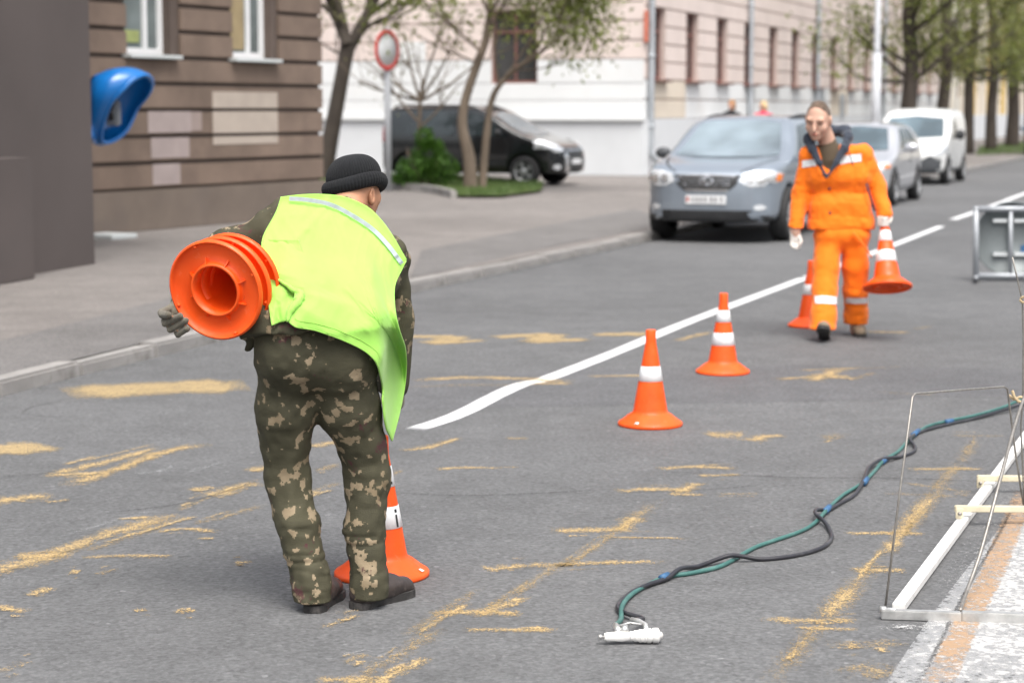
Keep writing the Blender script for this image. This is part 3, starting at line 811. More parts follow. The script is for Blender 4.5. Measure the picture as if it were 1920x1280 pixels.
blocks(pb, C0, U, 0.0, LP, [1.38, 1.86, 2.34], lambda i, x: M_whitew if (int(x * 7) % 5) else M_cream, [(x - 0.62, x - 0.60, 1.3, 2.4) for x in wx], name='wall_block')
blocks(pb, C0, U, 0.0, LP, [2.34 + 0.44 * i for i in range(0, 13)], M_pink, opP)
for x in wx:
    if x < LP - 1:
        window(pb, C0, U, x - 0.62, x + 0.62, wz[0], wz[1], 0.14, M_win_br, M_glass_dk, bars=(0.5,), transom=0.68, fw=0.09, sill=0.1, smat=M_win_br)
        window(pb, C0, U, x - 0.62, x + 0.62, 6.2, 8.2, 0.14, M_win_br, M_glass_dk, bars=(0.5,), transom=0.68, fw=0.09)
# end wall towards the camera
WE = 16.0
orgE = C0 + NL * WE; eE = -NL
def ex(px): return on_line(px, orgE, eE)
wE = (ex(922), ex(1008), 2.25, 4.05)
opE = [wE]
facade('end_wall', pb, orgE + eE.cross(Vector((0, 0, 1))) * 0.0, eE, WE, HP, 0.5, opE, M_pinkgr)
blocks(pb, orgE, eE, 0, WE + 0.02, [0.0, 1.33], M_greyw, [], joint=0, thick=0.10, name='plinth')
box_obj('ledge', orgE + frame_of(eE) @ Vector((WE / 2, -0.09, 1.37)), (WE + 0.10, 0.20, 0.08), M_whitew, pb, frame_of(eE), 0.015)
blocks(pb, orgE, eE, 0, WE + 0.02, [1.41, 1.83, 2.25, 2.82], M_whitew, opE, joint=0.010)
blocks(pb, orgE, eE, 0, WE + 0.02, [2.82 + 0.46 * i for i in range(0, 13)], M_pink, opE, joint=0.03)
window(pb, orgE, eE, *wE, 0.12, M_win_br, M_glass_dk, bars=(0.5,), transom=0.7, fw=0.07)
blocks(pb, orgE, eE, ex(722), ex(800), [2.82, 3.30], M_whitew, [], joint=0.0, thick=0.07, name='overpainted_patch')
# downpipes
for d, dz in ((0.16, 0), (10.4, 0), (20.0, 0), (33.0, 0)):
    c = C0 + U * d + RU @ Vector((0, -0.16, 0))
    tube_obj('downpipe', [c + Vector((0, 0, z)) for z in (HP - .2, 5, 0.75)] + [c + Vector((0, 0, 0.55)), c + RU @ Vector((0, -0.18, 0.3))], 0.075, M_pipe, pb, 10)
    for z in (1.2, 2.9, 4.6): tube_obj('bracket', [c + Vector((0, 0, z - .03)), c + Vector((0, 0, z + .03))], 0.092, M_pipe, pb, 10)
M_red = pmat('faded_red_board', (0.55, 0.16, 0.10), 0.7, 0.15, 4)
box_obj('red_sign_strip', C0 + RU @ Vector((-0.06, -0.08, 3.6)), (0.10, 0.08, 0.75), M_red, pb, RU)
box_obj('notice_box', C0 + RU @ Vector((20.9, -0.12, 2.0)), (0.5, 0.12, 0.55), M_pipe, pb, RU)
box_obj('notice_box', C0 + RU @ Vector((24.6, -0.12, 1.75)), (0.4, 0.12, 0.8), M_pipe, pb, RU)

# yellow building farther along, and one that closes the street
M_yelw = pmat('yellow_render', (0.62, 0.44, 0.17), 0.9, 0.08, 0.8)
M_offw = pmat('offwhite_render', (0.66, 0.63, 0.56), 0.9, 0.06, 0.7)
Y0 = C0 + U * (LP + 4)
yb = thing('yellow_building', 'yellow and off-white building far along the street behind the tree trunks', 'building', Y0)
opY = [(1.2 + 3.4 * i, 2.4 + 3.4 * i, 2.2, 4.2) for i in range(12)] + [(1.2 + 3.4 * i, 2.4 + 3.4 * i, 6.0, 8.0) for i in range(12)]
facade('wall', yb, Y0, U, 45, 10, 0.5, opY, M_offw)
box_obj('end_wall', Y0 + NL * 6.0 + Vector((0, 0, 5)), (0.5, 11.0, 10), M_yelw, yb, RU)
blocks(yb, Y0, U, 0, 45, [0, 1.3], M_greyw, [], joint=0, thick=0.1, name='plinth')
for i in range(12): blocks(yb, Y0, U, 2.45 + 3.4 * i, 4.55 + 3.4 * i, [1.3, 10], M_yelw if i % 2 else M_cream, [], joint=0, thick=0.06, name='wall_panel')
for o in opY: window(yb, Y0, U, *o, 0.14, M_win_br, M_glass_dk, bars=(0.5,), fw=0.08)
F0 = C0 + U * 140
fb = thing('far_building', 'pale building closing the far end of the street', 'building', F0)
RF = frame_of(-NL)
opF = [(2 + 3.5 * i, 3.3 + 3.5 * i, 2.0 + 3.4 * j, 3.9 + 3.4 * j) for i in range(16) for j in range(3)]
facade('wall', fb, F0 + NL * 25, -NL, 62, 13, 0.5, opF, M_offw)
for o in opF: window(fb, F0 + NL * 25, -NL, *o, 0.14, M_win_br, M_glass_dk, bars=(0.5,), fw=0.08)
# ================================================================== TRAFFIC CONES
def plastic(name, col, rough=0.38):
    """weathered cone plastic: faded tone, scratches and tar smudges"""
    m, nt, b = newmat(name); v = coords(nt)
    c = ramp(nt, noise(nt, v, 8.0, 5), [(0.3, tuple(x * .90 for x in col)), (0.7, (col[0], col[1] * 1.25 + .004, col[2] * 1.5 + .004))]).outputs[0]
    fade = ramp(nt, noise(nt, v, 26.0, 4, 0.7), [(0.60, grey(0)), (0.75, grey(0.45))]).outputs[0]
    c = mixrgb(nt, fade, c, (min(1, col[0] * 1.0), 0.22, 0.10))
    sc_n = noise(nt, coords(nt, (1.0, 1.0, 9.0)), 24.0, 5, 0.75)
    c = mixrgb(nt, ramp(nt, sc_n, [(0.68, grey(0)), (0.72, grey(0.5))]).outputs[0], c, (0.30, 0.06, 0.03))
    c = mixrgb(nt, ramp(nt, noise(nt, v, 13.0, 6, 0.7), [(0.70, grey(0)), (0.78, grey(0.6))]).outputs[0], c, (0.16, 0.045, 0.03))
    nt.links.new(c, b.inputs['Base Color']); b.inputs['Specular IOR Level'].default_value = 0.4
    rr = ramp(nt, noise(nt, v, 30.0, 3), [(0.3, grey(rough - .08)), (0.7, grey(rough + .2))]).outputs[0]
    nt.links.new(rr, b.inputs['Roughness']); bump(nt, b, sc_n, 0.12, 0.003)
    return m
M_cone = plastic('orange_cone_plastic', (0.90, 0.085, 0.005))
M_conein = plastic('orange_cone_inside', (0.86, 0.085, 0.008), 0.45)
M_band = pmat('white_cone_band', (0.76, 0.77, 0.78), 0.4, 0.08, 12, dirt=((0.38, 0.36, 0.34), 0.55), dscale=18)
M_text = pmat('black_print', (0.02, 0.02, 0.02), 0.5)
CH, CR = 0.52, 0.175
def cone_r(z):     # outer radius of the body
    if z > 0.455: return 0.0285
    return 0.0285 + (0.094 - 0.0285) * ((0.455 - z) / (0.455 - 0.075))
def cone_parts(root, bands, letters=None):
    # outer skin: rim, flange, flare, body, tip
    prof = [(CR - 0.006, 0.0), (CR, 0.004), (CR, 0.016), (CR - 0.004, 0.021), (0.150, 0.034), (0.118, 0.060), (0.100, 0.070), (cone_r(0.076), 0.077)]
    for z in np.linspace(0.09, 0.455, 8): prof.append((cone_r(z), float(z)))
    prof += [(0.0285, 0.457), (0.0275, 0.515), (0.0255, 0.52), (0.019, 0.52), (0.018, 0.50)]
    # inner skin, down to the collar and the recessed underside
    for z in (0.45, 0.25, 0.09): prof.append((cone_r(z) - 0.009, z))
    prof += [(0.083, 0.055), (0.084, 0.001), (0.091, 0.001), (0.093, 0.012), (0.098, 0.030), (0.150, 0.018), (CR - 0.010, 0.012), (CR - 0.009, 0.0), (CR - 0.006, 0.0)]
    body = lathe_obj('cone_body', prof, M_cone, root, 56)
    # gussets under the flange
    for k in range(8):
        a = 2 * math.pi * (k + 0.3) / 8; R = Matrix.Rotation(a, 3, 'Z')
        t = 0.0018
        vs = [R @ Vector(p) for p in ((0.090, -t, 0.003), (0.112, -t, 0.020), (0.116, -t, 0.027), (0.090, -t, 0.034), (0.090, t, 0.003), (0.112, t, 0.020), (0.116, t, 0.027), (0.090, t, 0.034))]
        fs = [(0, 1, 2, 3), (7, 6, 5, 4), (0, 4, 5, 1), (1, 5, 6, 2), (2, 6, 7, 3), (3, 7, 4, 0)]
        mesh_obj('gusset', vs, fs, M_cone, body, local=True)
    for k in range(4):
        a = 2 * math.pi * (k + 0.1) / 4
        lathe_obj('stud', [(0.0055, 0.012), (0.0055, 0.003), (0.003, 0.001), (0.0, 0.001)], M_cone, body, 10, Matrix.Translation((0.160 * math.cos(a), 0.160 * math.sin(a), 0)))
    for z0, z1 in bands:
        lathe_obj('reflective_band', [(cone_r(z0) + 0.0005, z0), (cone_r(z0) + 0.0022, z0 + 0.001), (cone_r(z1) + 0.0022, z1 - 0.001), (cone_r(z1) + 0.0005, z1)], M_band, root, 48)
    for a, z, w, h in (letters or []):
        vs, fs = [], []
        n = 6
        for i in range(n + 1):
            for j in (0, 1):
                zz = z + h * j; r = cone_r(zz) + 0.0030; aa = a + (i / n - 0.5) * w / cone_r(z)
                vs.append((r * math.cos(aa), r * math.sin(aa), zz))
        for i in range(n): fs.append((2 * i, 2 * i + 2, 2 * i + 3, 2 * i + 1))
        mesh_obj('printed_letter', vs, fs, M_text, root, local=True)
TWO = [(0.185, 0.265), (0.335, 0.410)]
ONE = [(0.245, 0.325)]
G_C = 'orange traffic cones with white bands'
cone_a = thing('traffic_cone', 'orange cone with a single white band near the bend in the white line', 'traffic cone', G(1219, 797), 0.4, G_C); cone_parts(cone_a, ONE)
cone_b = thing('traffic_cone', 'orange cone with two white bands standing alone, left of the walking worker', 'traffic cone', G(1355, 699), 1.3, G_C); cone_parts(cone_b, TWO)
cone_c = thing('traffic_cone', 'orange cone half hidden behind the walking worker\'s front leg', 'traffic cone', G(1519, 612), 0.9, G_C); cone_parts(cone_c, [(0.255, 0.335)])
cone_d = thing('traffic_cone', 'orange cone with black print standing behind the camouflage trousers', 'traffic cone', G(716, 1078), 0.0, G_C)
LA = -0.62
cone_parts(cone_d, TWO, [(LA, 0.190, 0.011, 0.045), (LA, 0.243, 0.012, 0.012), (LA - .35, 0.345, 0.010, 0.05), (LA - .15, 0.345, 0.022, 0.010), (LA - .15, 0.388, 0.022, 0.010)])
for c in (cone_a, cone_b, cone_c, cone_d): c.scale = (1.0, 1.0, 1.0)
cone_d.rotation_euler = (0, 0, 0)
# small white maker's patches on the flanges
for c, a in ((cone_a, -2.5), (cone_b, -1.0), (cone_d, -0.35)):
    vs = []
    for da in (-0.06, 0.06):
        for r, z in ((0.150, 0.0365), (0.166, 0.0295)):
            vs.append((r * math.cos(a + da), r * math.sin(a + da), z))
    mesh_obj('flange_patch', vs, [(0, 1, 3, 2)], M_band, c, local=True)

# ================================================================== SPRAY GUN, HOSES, STENCIL FRAME
M_metal = pmat('scuffed_aluminium', (0.52, 0.52, 0.51), 0.38, 0.18, 25, 0.2, 150, metallic=0.7, dirt=((0.72, 0.71, 0.69), 0.9), dscale=9)
M_whitepaint = pmat('paint_splashed_white', (0.74, 0.73, 0.71), 0.5, 0.08, 18, 0.3, 120, dirt=((0.42, 0.40, 0.37), 0.7), dscale=16)
M_green = pmat('green_hose_rubber', (0.040, 0.125, 0.112), 0.5, 0.15, 14, 0.1, 200, dirt=((0.13, 0.24, 0.22), 0.5), dscale=9)
M_blackh = pmat('black_hose_rubber', (0.022, 0.022, 0.028), 0.42, 0.25, 14, 0.1, 200, dirt=((0.10, 0.10, 0.10), 0.5), dscale=7)
M_tape = pmat('blue_tape', (0.03, 0.10, 0.21), 0.6, 0.25, 30)
M_steel = pmat('dull_steel_wire', (0.27, 0.255, 0.235), 0.45, 0.25, 30, metallic=0.6)
M_cream2 = pmat('yellowed_steel_bar', (0.63, 0.57, 0.42), 0.5, 0.10, 12, 0.2, 90, dirt=((0.45, 0.38, 0.25), 0.7), dscale=11)
M_twine = pmat('tan_twine', (0.40, 0.31, 0.19), 0.9, 0.25, 60)

gp = G(1184, 1207)
gun = thing('spray_gun', 'white splashed road-marking spray gun lying at the end of the hoses', 'spray gun', gp)
g0, g1 = G(1126, 1208), G(1243, 1205)
gx = (g1 - g0).normalized(); glen = (g1 - g0).length
GM = Matrix.Translation(g0 + Vector((0, 0, 0.026))) @ Matrix((gx, gx.cross(Vector((0, 0, -1))), Vector((0, 0, 1)))).transposed().to_4x4()
ZX = Matrix.Rotation(math.pi / 2, 4, 'Y')           # lathe axis z -> x
def gl(name, prof, mat, seg=20, parent=None):
    M = GM @ ZX; v, f = lathe_data(prof, seg); return mesh_obj(name, [M @ Vector(p) for p in v], f, mat, parent or gun, True)
L = glen
bm = bmesh.new()
sec = [(0.012, .010, .010), (0.02, .012, .013), (0.07, .013, .017), (0.095, .011, .013), (0.105, .013, .015), (0.13, .019, .019), (0.15, .020, .020)]
vs, fs = [], []
for x, w, h in sec:
    for k in range(12):
        a = 2 * math.pi * k / 12; ca, sa = math.cos(a), math.sin(a)
        vs.append(GM @ Vector((x, w * math.copysign(abs(ca) ** .6, ca), h * math.copysign(abs(sa) ** .6, sa))))
for i in range(len(sec) - 1):
    for k in range(12): fs.append((i * 12 + k, i * 12 + (k + 1) % 12, (i + 1) * 12 + (k + 1) % 12, (i + 1) * 12 + k))
fs += [tuple(range(12)), tuple((len(sec) - 1) * 12 + k for k in range(12))]
mesh_obj('gun_body', vs, fs, M_whitepaint, gun, True)
gl('tail_knob', [(0, -0.006), (0.007, -0.006), (0.008, 0.002), (0.004, 0.004), (0.004, 0.013)], M_metal)
gl('spray_cap', [(0.019, 0.148), (0.024, 0.150), (0.024, 0.162), (0.021, 0.164), (0.021, 0.168), (0.0245, 0.170), (0.0245, 0.186), (0.020, 0.189), (0.013, 0.191), (0.010, 0.199), (0.003, L), (0, L)], M_whitepaint, 24)
for x_, r_ in ((.098, .016), (.112, .0185), (.128, .0215), (.143, .0225)):
    gl('collar_ring', [(r_ - .004, x_ - .004), (r_, x_ - .003), (r_, x_ + .003), (r_ - .004, x_ + .004)], M_whitepaint, 16)
def gt(name, pts, r, mat, seg=10): return tube_obj(name, [GM @ Vector(p) for p in pts], r, mat, gun, seg)
gt('hose_fitting', [(0.060, 0.006, 0.012), (0.058, 0.028, 0.020), (0.057, 0.060, 0.022)], [0.013, 0.012, 0.009], M_metal)
gt('hose_fitting', [(0.150, 0.008, 0.016), (0.152, 0.045, 0.024), (0.138, 0.080, 0.026), (0.115, 0.100, 0.024)], [0.008, 0.008, 0.009, 0.012], M_metal)
gt('trigger', [(0.062, 0.020, 0.030), (0.10, 0.030, 0.036), (0.135, 0.018, 0.033)], [0.003, 0.0035, 0.003], M_metal, 6)
gt('valve', [(0.078, 0.0, 0.014), (0.080, 0.020, 0.028)], [0.013, 0.011], M_metal)
hg = GM @ Vector((0.057, 0.058, 0.022)); hb = GM @ Vector((0.117, 0.098, 0.024))
RH = 0.0086
def hose(name, label, start, px, mat, zoff, r):
    pts = [start] + [Vector((*G(x, y).xy, RH + (zz if zz else zoff))) for x, y, zz in px]
    return tag(tube_obj(name, smooth_path(pts, 8), r, mat, None, 10), label, 'hose')
green_px = [(1164, 1172, .012), (1166, 1148, .012), (1180, 1124, .004), (1205, 1106, .002), (1250, 1085, 0), (1291, 1079, 0), (1339, 1069, 0), (1368, 1057, 0), (1398, 1039, 0), (1422, 1027, 0), (1457, 1015, 0), (1502, 999, 0), (1529, 984, .004), (1550, 963, .008),
            (1580, 933, .004), (1616, 911, .004), (1639, 887, 0), (1657, 869, .008), (1684, 849, 0), (1707, 826, .004), (1734, 807, .008), (1771, 795, .006), (1825, 784, .006), (1879, 773, .02), (1925, 765, .05), (1990, 758, .05)]
black_px = [(1205, 1172, .015), (1180, 1162, .012), (1160, 1150, .006), (1162, 1136, .004), (1185, 1116, .004), (1218, 1101, .004), (1250, 1090, .004), (1275, 1079, .018), (1309, 1065, 0), (1345, 1058, .012), (1370, 1055, .021), (1395, 1053, .012), (1428, 1052, 0), (1472, 1048, 0), (1517, 1039, 0), (1547, 1027, 0), (1559, 1012, 0), (1556, 998, 0), (1545, 986, .012),
            (1530, 978, .024), (1531, 968, .020), (1552, 961, .006), (1575, 947, 0), (1603, 930, 0), (1620, 907, .014), (1629, 884, .010), (1653, 871, .018), (1689, 859, 0), (1711, 851, 0), (1716, 841, 0), (1706, 831, .016), (1722, 815, .004), (1748, 806, 0), (1780, 798, 0), (1830, 787, .0), (1879, 776, .012), (1925, 769, .03), (1990, 762, .03)]
hose('green_hose', 'green rubber hose snaking across the road to the spray gun', hg, green_px, M_green, 0.0, RH)
hose('black_hose', 'black rubber hose looping alongside the green one to the spray gun', hb, black_px, M_blackh, 0.0, RH)
for k, (x, y, dx, dy) in enumerate([(1246, 1089, 6, -3), (1551, 961, 4, -4), (1622, 908, 3, -4), (1657, 869, 4, -3), (1717, 817, 5, -4), (1780, 795, 6, -1)]):
    a, b = G(x - dx, y - dy), G(x + dx, y + dy)
    o = tube_obj('blue_tape_wrap', [Vector((*a.xy, 0.016)), Vector((*b.xy, 0.016))], 0.0138, M_tape, None, 12)
    tag(o, ['blue tape wrap binding the hoses nearest the spray gun', 'blue tape wrap just beyond the black hose loop', 'blue tape wrap midway along the hoses, third from the spray gun', 'blue tape wrap at the start of the small far black loop', 'blue tape wrap at the far end of the small far black loop', 'blue tape wrap farthest from the spray gun'][k], 'tape', 'blue tape wraps on the hoses')

A = G(1657, 1158)
fr = thing('stencil_frame', 'white metal stencil frame with wire handle lying at the right edge of the road', 'stencil frame', A)
def bar(name, p, q, w, h, mat, z0=0.0, parent=fr, bevel=0.003):
    p, q = Vector(p), Vector(q); e = q - p; Lb = e.length; c = (p + q) / 2
    x = e.normalized(); y = Vector((0, 0, 1)).cross(x).normalized(); z = x.cross(y)
    R = Matrix((x, y, z)).transposed()
    return box_obj(name, c + Vector((0, 0, z0 + h / 2)), (Lb, w, h), mat, parent, R, bevel)
far_end = G(2060, 640)
bar('side_rail', G(1684, 1150), far_end, 0.042, 0.030, M_whitepaint, 0.006)
bar('front_rail', G(1652, 1160), G(1802, 1165), 0.030, 0.032, M_metal, 0.002)
bar('front_rail', G(1803, 1165), G(2050, 1174), 0.032, 0.036, M_metal, 0.001)
bar('cross_bar', V(1790, 953, 8.05) , V(2040, 955, 8.05), 0.026, 0.026, M_cream2, -0.013)
bar('cross_bar', V(1832, 896, 8.75), V(2060, 898, 8.75), 0.026, 0.026, M_cream2, -0.013)
for px, py, Y in ((1799, 962, 8.04), (1838, 905, 8.74)):
    box_obj('bracket', V(px, py, Y - 0.03), (0.030, 0.012, 0.045), M_cream2, fr, bevel=0.003)
    lathe_obj('bolt', [(0.008, 0), (0.008, 0.012), (0.0, 0.014)], M_steel, fr, 8, Matrix.Translation(V(px, py, Y - 0.036)) @ Matrix.Rotation(math.pi / 2, 4, 'X'), local=False)
lathe_obj('corner_bolt', [(0.0, 0), (0.012, 0.0), (0.012, 0.02), (0.007, 0.022), (0.007, 0.05)], M_metal, fr, 12, Matrix.Translation(V(1650, 1142, A.y - .01)) @ Matrix.Rotation(math.pi / 2, 4, 'Y'), local=False)
hA = G(1659, 1154); hB = G(1922, 975)
tube_obj('wire_handle', [hA + Vector((0, 0, .02)), V(1690, 900, hA.y + .10), V(1711, 744, hA.y + .18), V(1716, 738, hA.y + .20), V(1800, 731, (hA.y + hB.y) / 2), V(1882, 725, hB.y - .22), V(1889, 729, hB.y - .2), V(1904, 850, hB.y - .1), hB + Vector((0, 0, .02))], 0.0042, M_steel, fr, 6)
tube_obj('control_cable', smooth_path([G(1800, 1160) + Vector((0, 0, .03)), V(1812, 1110, 6.75), V(1840, 1030, 6.9), V(1875, 900, 7.1), V(1905, 790, 7.4), V(1928, 720, 7.6), V(1945, 640, 7.7)], 6), 0.0065, M_steel, fr, 7)
tube_obj('upright_wire', [V(1898, 482, 8.0), V(1907, 520, 8.0), V(1917, 565, 8.0), V(1919, 640, 8.0), V(1918, 745, 8.02), V(1914, 800, 8.05), V(1922, 975, 8.1)], 0.0035, M_steel, fr, 6)
tube_obj('twine_knot', smooth_path([V(1892, 741, 8.0), V(1902, 748, 7.98), V(1914, 744, 7.98), V(1922, 750, 7.98), V(1912, 753, 7.97), V(1903, 745, 7.97), V(1898, 732, 7.98)], 5), 0.006, M_twine, fr, 6)
tube_obj('twine_knot', smooth_path([V(1913, 560, 7.99), V(1921, 556, 7.98), V(1926, 562, 7.98), V(1918, 567, 7.98), V(1912, 562, 7.98)], 5), 0.005, M_twine, fr, 6)

# ================================================================== ROUND SIGN ON A FRAME, SEEN FROM BEHIND
M_galv = pmat('galvanised_tube', (0.34, 0.36, 0.385), 0.45, 0.1, 8, metallic=0.3)
M_signback = pmat('sign_back_metal', (0.17, 0.19, 0.195), 0.45, 0.12, 2.5, metallic=0.35)
M_rib = pmat('pale_rib', (0.52, 0.55, 0.56), 0.45, 0.06, 6)
Ys = 19.75
S0 = G(1828, 523)
st = thing('portable_sign', 'grey round road sign seen from behind on a square tube frame at the right edge', 'road sign', S0)
def sv(px, py, dy=0): return V(px, py, Ys + dy)
pxm = (sv(1928, 450) - sv(1828, 450)).length / 100
for a, b in (((1830, 388), (1830, 524)), ((1962, 388), (1962, 524)), ((1826, 392), (1966, 392)), ((1826, 517), (1966, 517)), ((1895, 396), (1895, 514))):
    tube_obj('frame_tube', [sv(*a), sv(*b)], 0.030 if a[0] != 1895 else 0.022, M_galv, st, 8)
for x in (1830, 1962):
    tube_obj('foot', [sv(x, 521, -0.35), sv(x, 521, 0.35)], 0.022, M_galv, st, 8)
cc = sv(1895, 447, 0.06); RR = 70 * pxm
MX = Matrix.Translation(cc) @ Matrix.Rotation(math.pi / 2, 4, 'X')
disc = lathe_obj('sign_disc', [(0, 0), (RR - .015, 0.0), (RR, 0.006), (RR, 0.022), (RR - .012, 0.022), (RR - .014, 0.006), (0.0, 0.006)], M_signback, st, 48, MX, local=False)
for y in (411, 474):
    for x0, x1 in ((1862, 1889), (1901, 1945)):
        box_obj('rib', (sv(x0, y, 0.03) + sv(x1, y + 5, 0.03)) / 2, ((x1 - x0) * pxm, 0.025, 0.035), M_rib, disc)
box_obj('blue_sticker', sv(1919, 466, 0.045), (0.055, 0.006, 0.07), M_tape, disc)

# ================================================================== ROAD SIGN ON A POST
Sg = G(728, 358, PAVE)
rs = thing('no_vehicles_sign', 'round white road sign with red ring on a pale grey post by the grass', 'road sign', Sg)
M_post = pmat('pale_grey_post', (0.45, 0.47, 0.50), 0.6, 0.06, 4)
M_signwhite = pmat('sign_white', (0.72, 0.74, 0.76), 0.5, 0.03, 4)
M_signred = pmat('sign_red', (0.62, 0.07, 0.06), 0.5, 0.06, 4)
sc_ = V(726, 95, Sg.y)
tube_obj('post', [Sg - Vector((0, 0, .05)), Vector((Sg.x, Sg.y, sc_.z + 0.45))], 0.065, M_post, rs, 12)
ML = Matrix.Translation(sc_ + Vector((0.0, -0.10, 0))) @ Matrix.Rotation(math.radians(57), 4, 'Z') @ Matrix.Rotation(math.pi / 2, 4, 'X')
RS = 0.40
lathe_obj('sign_face', [(0, 0.014), (RS * .79, 0.014), (RS * .79, 0), (0, 0)], M_signwhite, rs, 48, ML, local=False)
lathe_obj('red_ring', [(RS * .78, 0.002), (RS * .78, 0.018), (RS, 0.018), (RS, -0.004), (RS * .95, -0.010), (0, -0.010)], M_signred, rs, 48, ML, local=False)

# lamp post far along the pavement
lp0 = G(1640, 312, PAVE)
lmp = thing('street_lamp', 'pale grey street lamp post between the pink building and the tree row', 'street lamp', lp0)
tube_obj('lower_post', [lp0, lp0 + Vector((0, 0, 3.2))], 0.13, M_post, lmp, 14)
tube_obj('upper_post', [lp0 + Vector((0, 0, 3.19)), lp0 + Vector((0, 0, 3.3)), lp0 + Vector((0, 0, 9))], [0.125, 0.09, 0.07], M_post, lmp, 12)
tube_obj('arm', smooth_path([lp0 + Vector((0, 0, 8.9)), lp0 + Vector((0.6, -0.2, 9.3)), lp0 + Vector((1.8, -0.6, 9.4))], 5), 0.04, M_post, lmp, 8)
box_obj('lamp_head', lp0 + Vector((2.1, -0.7, 9.4)), (0.7, 0.25, 0.14), M_post, lmp, bevel=0.04)
# ================================================================== CARS
def poly_sdf(px, py, poly):
    """signed distance of points to a closed polygon (numpy)"""
    poly = np.array(poly, dtype=np.float32); d = np.full(px.shape, 1e9, np.float32); s = np.ones(px.shape, np.float32)
    n = len(poly); j = n - 1
    for i in range(n):
        ex, ey = poly[j] - poly[i]; wx, wy = px - poly[i][0], py - poly[i][1]
        t = np.clip((wx * ex + wy * ey) / (ex * ex + ey * ey + 1e-9), 0, 1)
        bx, by = wx - ex * t, wy - ey * t
        d = np.minimum(d, bx * bx + by * by)
        c1 = py >= poly[i][1]; c2 = py < poly[j][1]; c3 = ex * wy > ey * wx
        flip = (c1 & c2 & c3) | (~c1 & ~c2 & ~c3)
        s = np.where(flip, -s, s); j = i
    return s * np.sqrt(d)
def smax(a, b, k):
    t = np.maximum(k - np.abs(a - b), 0) / k
    return np.maximum(a, b) + t * t * k * 0.25
def round_poly(poly, n=3):
    """Chaikin corner cutting"""
    for _ in range(n):
        out = []
        for i in range(len(poly)):
            a, b = poly[i], poly[(i + 1) % len(poly)]
            out += [(a[0] * .75 + b[0] * .25, a[1] * .75 + b[1] * .25), (a[0] * .25 + b[0] * .75, a[1] * .25 + b[1] * .75)]
        poly = out
    return poly
class CarShape:
    """body = side outline x front outline x plan outline; x runs from the front (0) to the tail, y to the car's left, z up"""
    def __init__(self, side, front, plan, wheels, wr, h=0.028, arch=0.06):
        self.L = max(p[0] for p in side); W = max(p[0] for p in front); Hh = max(p[1] for p in side)
        self.F = F = Field((-0.15, -W - .12, 0.05), (self.L + .15, W + .12, Hh + .12), h)
        side = round_poly(side, 2); fr_ = [(a, b) for a, b in front] + [(-a, b) for a, b in reversed(front)]
        pl = plan + [(a, -b) for a, b in reversed(plan)]
        X, Y, Z = F.ax
        ds = poly_sdf(*np.meshgrid(X, Z, indexing='ij'), side)
        df = poly_sdf(*np.meshgrid(Y, Z, indexing='ij'), round_poly(fr_, 1))
        dp = poly_sdf(*np.meshgrid(X, Y, indexing='ij'), round_poly(pl, 1))
        D = smax(ds[:, None, :], df[None, :, :], 0.10)
        D = smax(D, dp[:, :, None], 0.12)
        F.D = np.minimum(D, 0.4).astype(np.float32)
        for wx_ in wheels:
            for s in (-1, 1):
                r = wr + arch
                d = np.sqrt((X[:, None, None] - wx_) ** 2 + (Z[None, None, :] - wr) ** 2) - r
                d = np.maximum(d, (W - 0.30) - s * Y[None, :, None])
                F.D = smax(F.D, -d, 0.03).astype(np.float32)
    def decal(self, poly, view, name, mat, parent, M, off=0.006, rings=8, dens=0.08):
        """polygon pressed on the body: view 'L','R' (x,z), 'F','B' (y,z), 'T' (x,y)"""
        P = []
        for a, b in zip(poly, poly[1:] + poly[:1]):
            k = max(1, int(math.hypot(b[0] - a[0], b[1] - a[1]) / dens))
            P += [(a[0] + (b[0] - a[0]) * i / k, a[1] + (b[1] - a[1]) * i / k) for i in range(k)]
        cx, cy = sum(p[0] for p in P) / len(P), sum(p[1] for p in P) / len(P)
        n = len(P); pts = []
        for r in range(rings):
            t = 1 - r / rings
            pts += [(cx + (p[0] - cx) * t, cy + (p[1] - cy) * t) for p in P]
        pts.append((cx, cy)); pts = np.array(pts, np.float32)
        W = 1.2
        if view in 'LR':
            s = 1 if view == 'L' else -1; S = np.stack([pts[:, 0], np.full(len(pts), s * W), pts[:, 1]], 1); d = (0, -s, 0)
        elif view in 'FB':
            s = -1 if view == 'F' else 1; S = np.stack([np.full(len(pts), -0.14 if view == 'F' else self.L + .14), pts[:, 0], pts[:, 1]], 1); d = (-s, 0, 0)
        else:
            S = np.stack([pts[:, 0], pts[:, 1], np.full(len(pts), self.F.lo[2] + self.F.h * (self.F.n[2] - 1) - .001)], 1); d = (0, 0, -1)
        C, hit = self.F.trace(S, d, off, 2.6, 0.006)
        fs = []
        for r in range(rings - 1):
            for k in range(n): fs.append((r * n + k, r * n + (k + 1) % n, (r + 1) * n + (k + 1) % n, (r + 1) * n + k))
        fs += [((rings - 1) * n + k, (rings - 1) * n + (k + 1) % n, rings * n) for k in range(n)]
        ok = [f for f in fs if all(hit[i] for i in f)]
        # keep the largest connected piece and only its vertices
        par = list(range(len(C)))
        def find(i):
            while par[i] != i: par[i] = par[par[i]]; i = par[i]
            return i
        for f in ok:
            for i in f[1:]: par[find(i)] = find(f[0])
        size = {}
        for f in ok: size[find(f[0])] = size.get(find(f[0]), 0) + 1
        best = max(size, key=size.get)
        ok = [f for f in ok if find(f[0]) == best]
        used = sorted({i for f in ok for i in f}); ix = {i: k for k, i in enumerate(used)}
        C = C.tolist()
        return mesh_obj(name, [M @ Vector(C[i]) for i in used], [tuple(ix[i] for i in f) for f in ok], mat, parent, True)
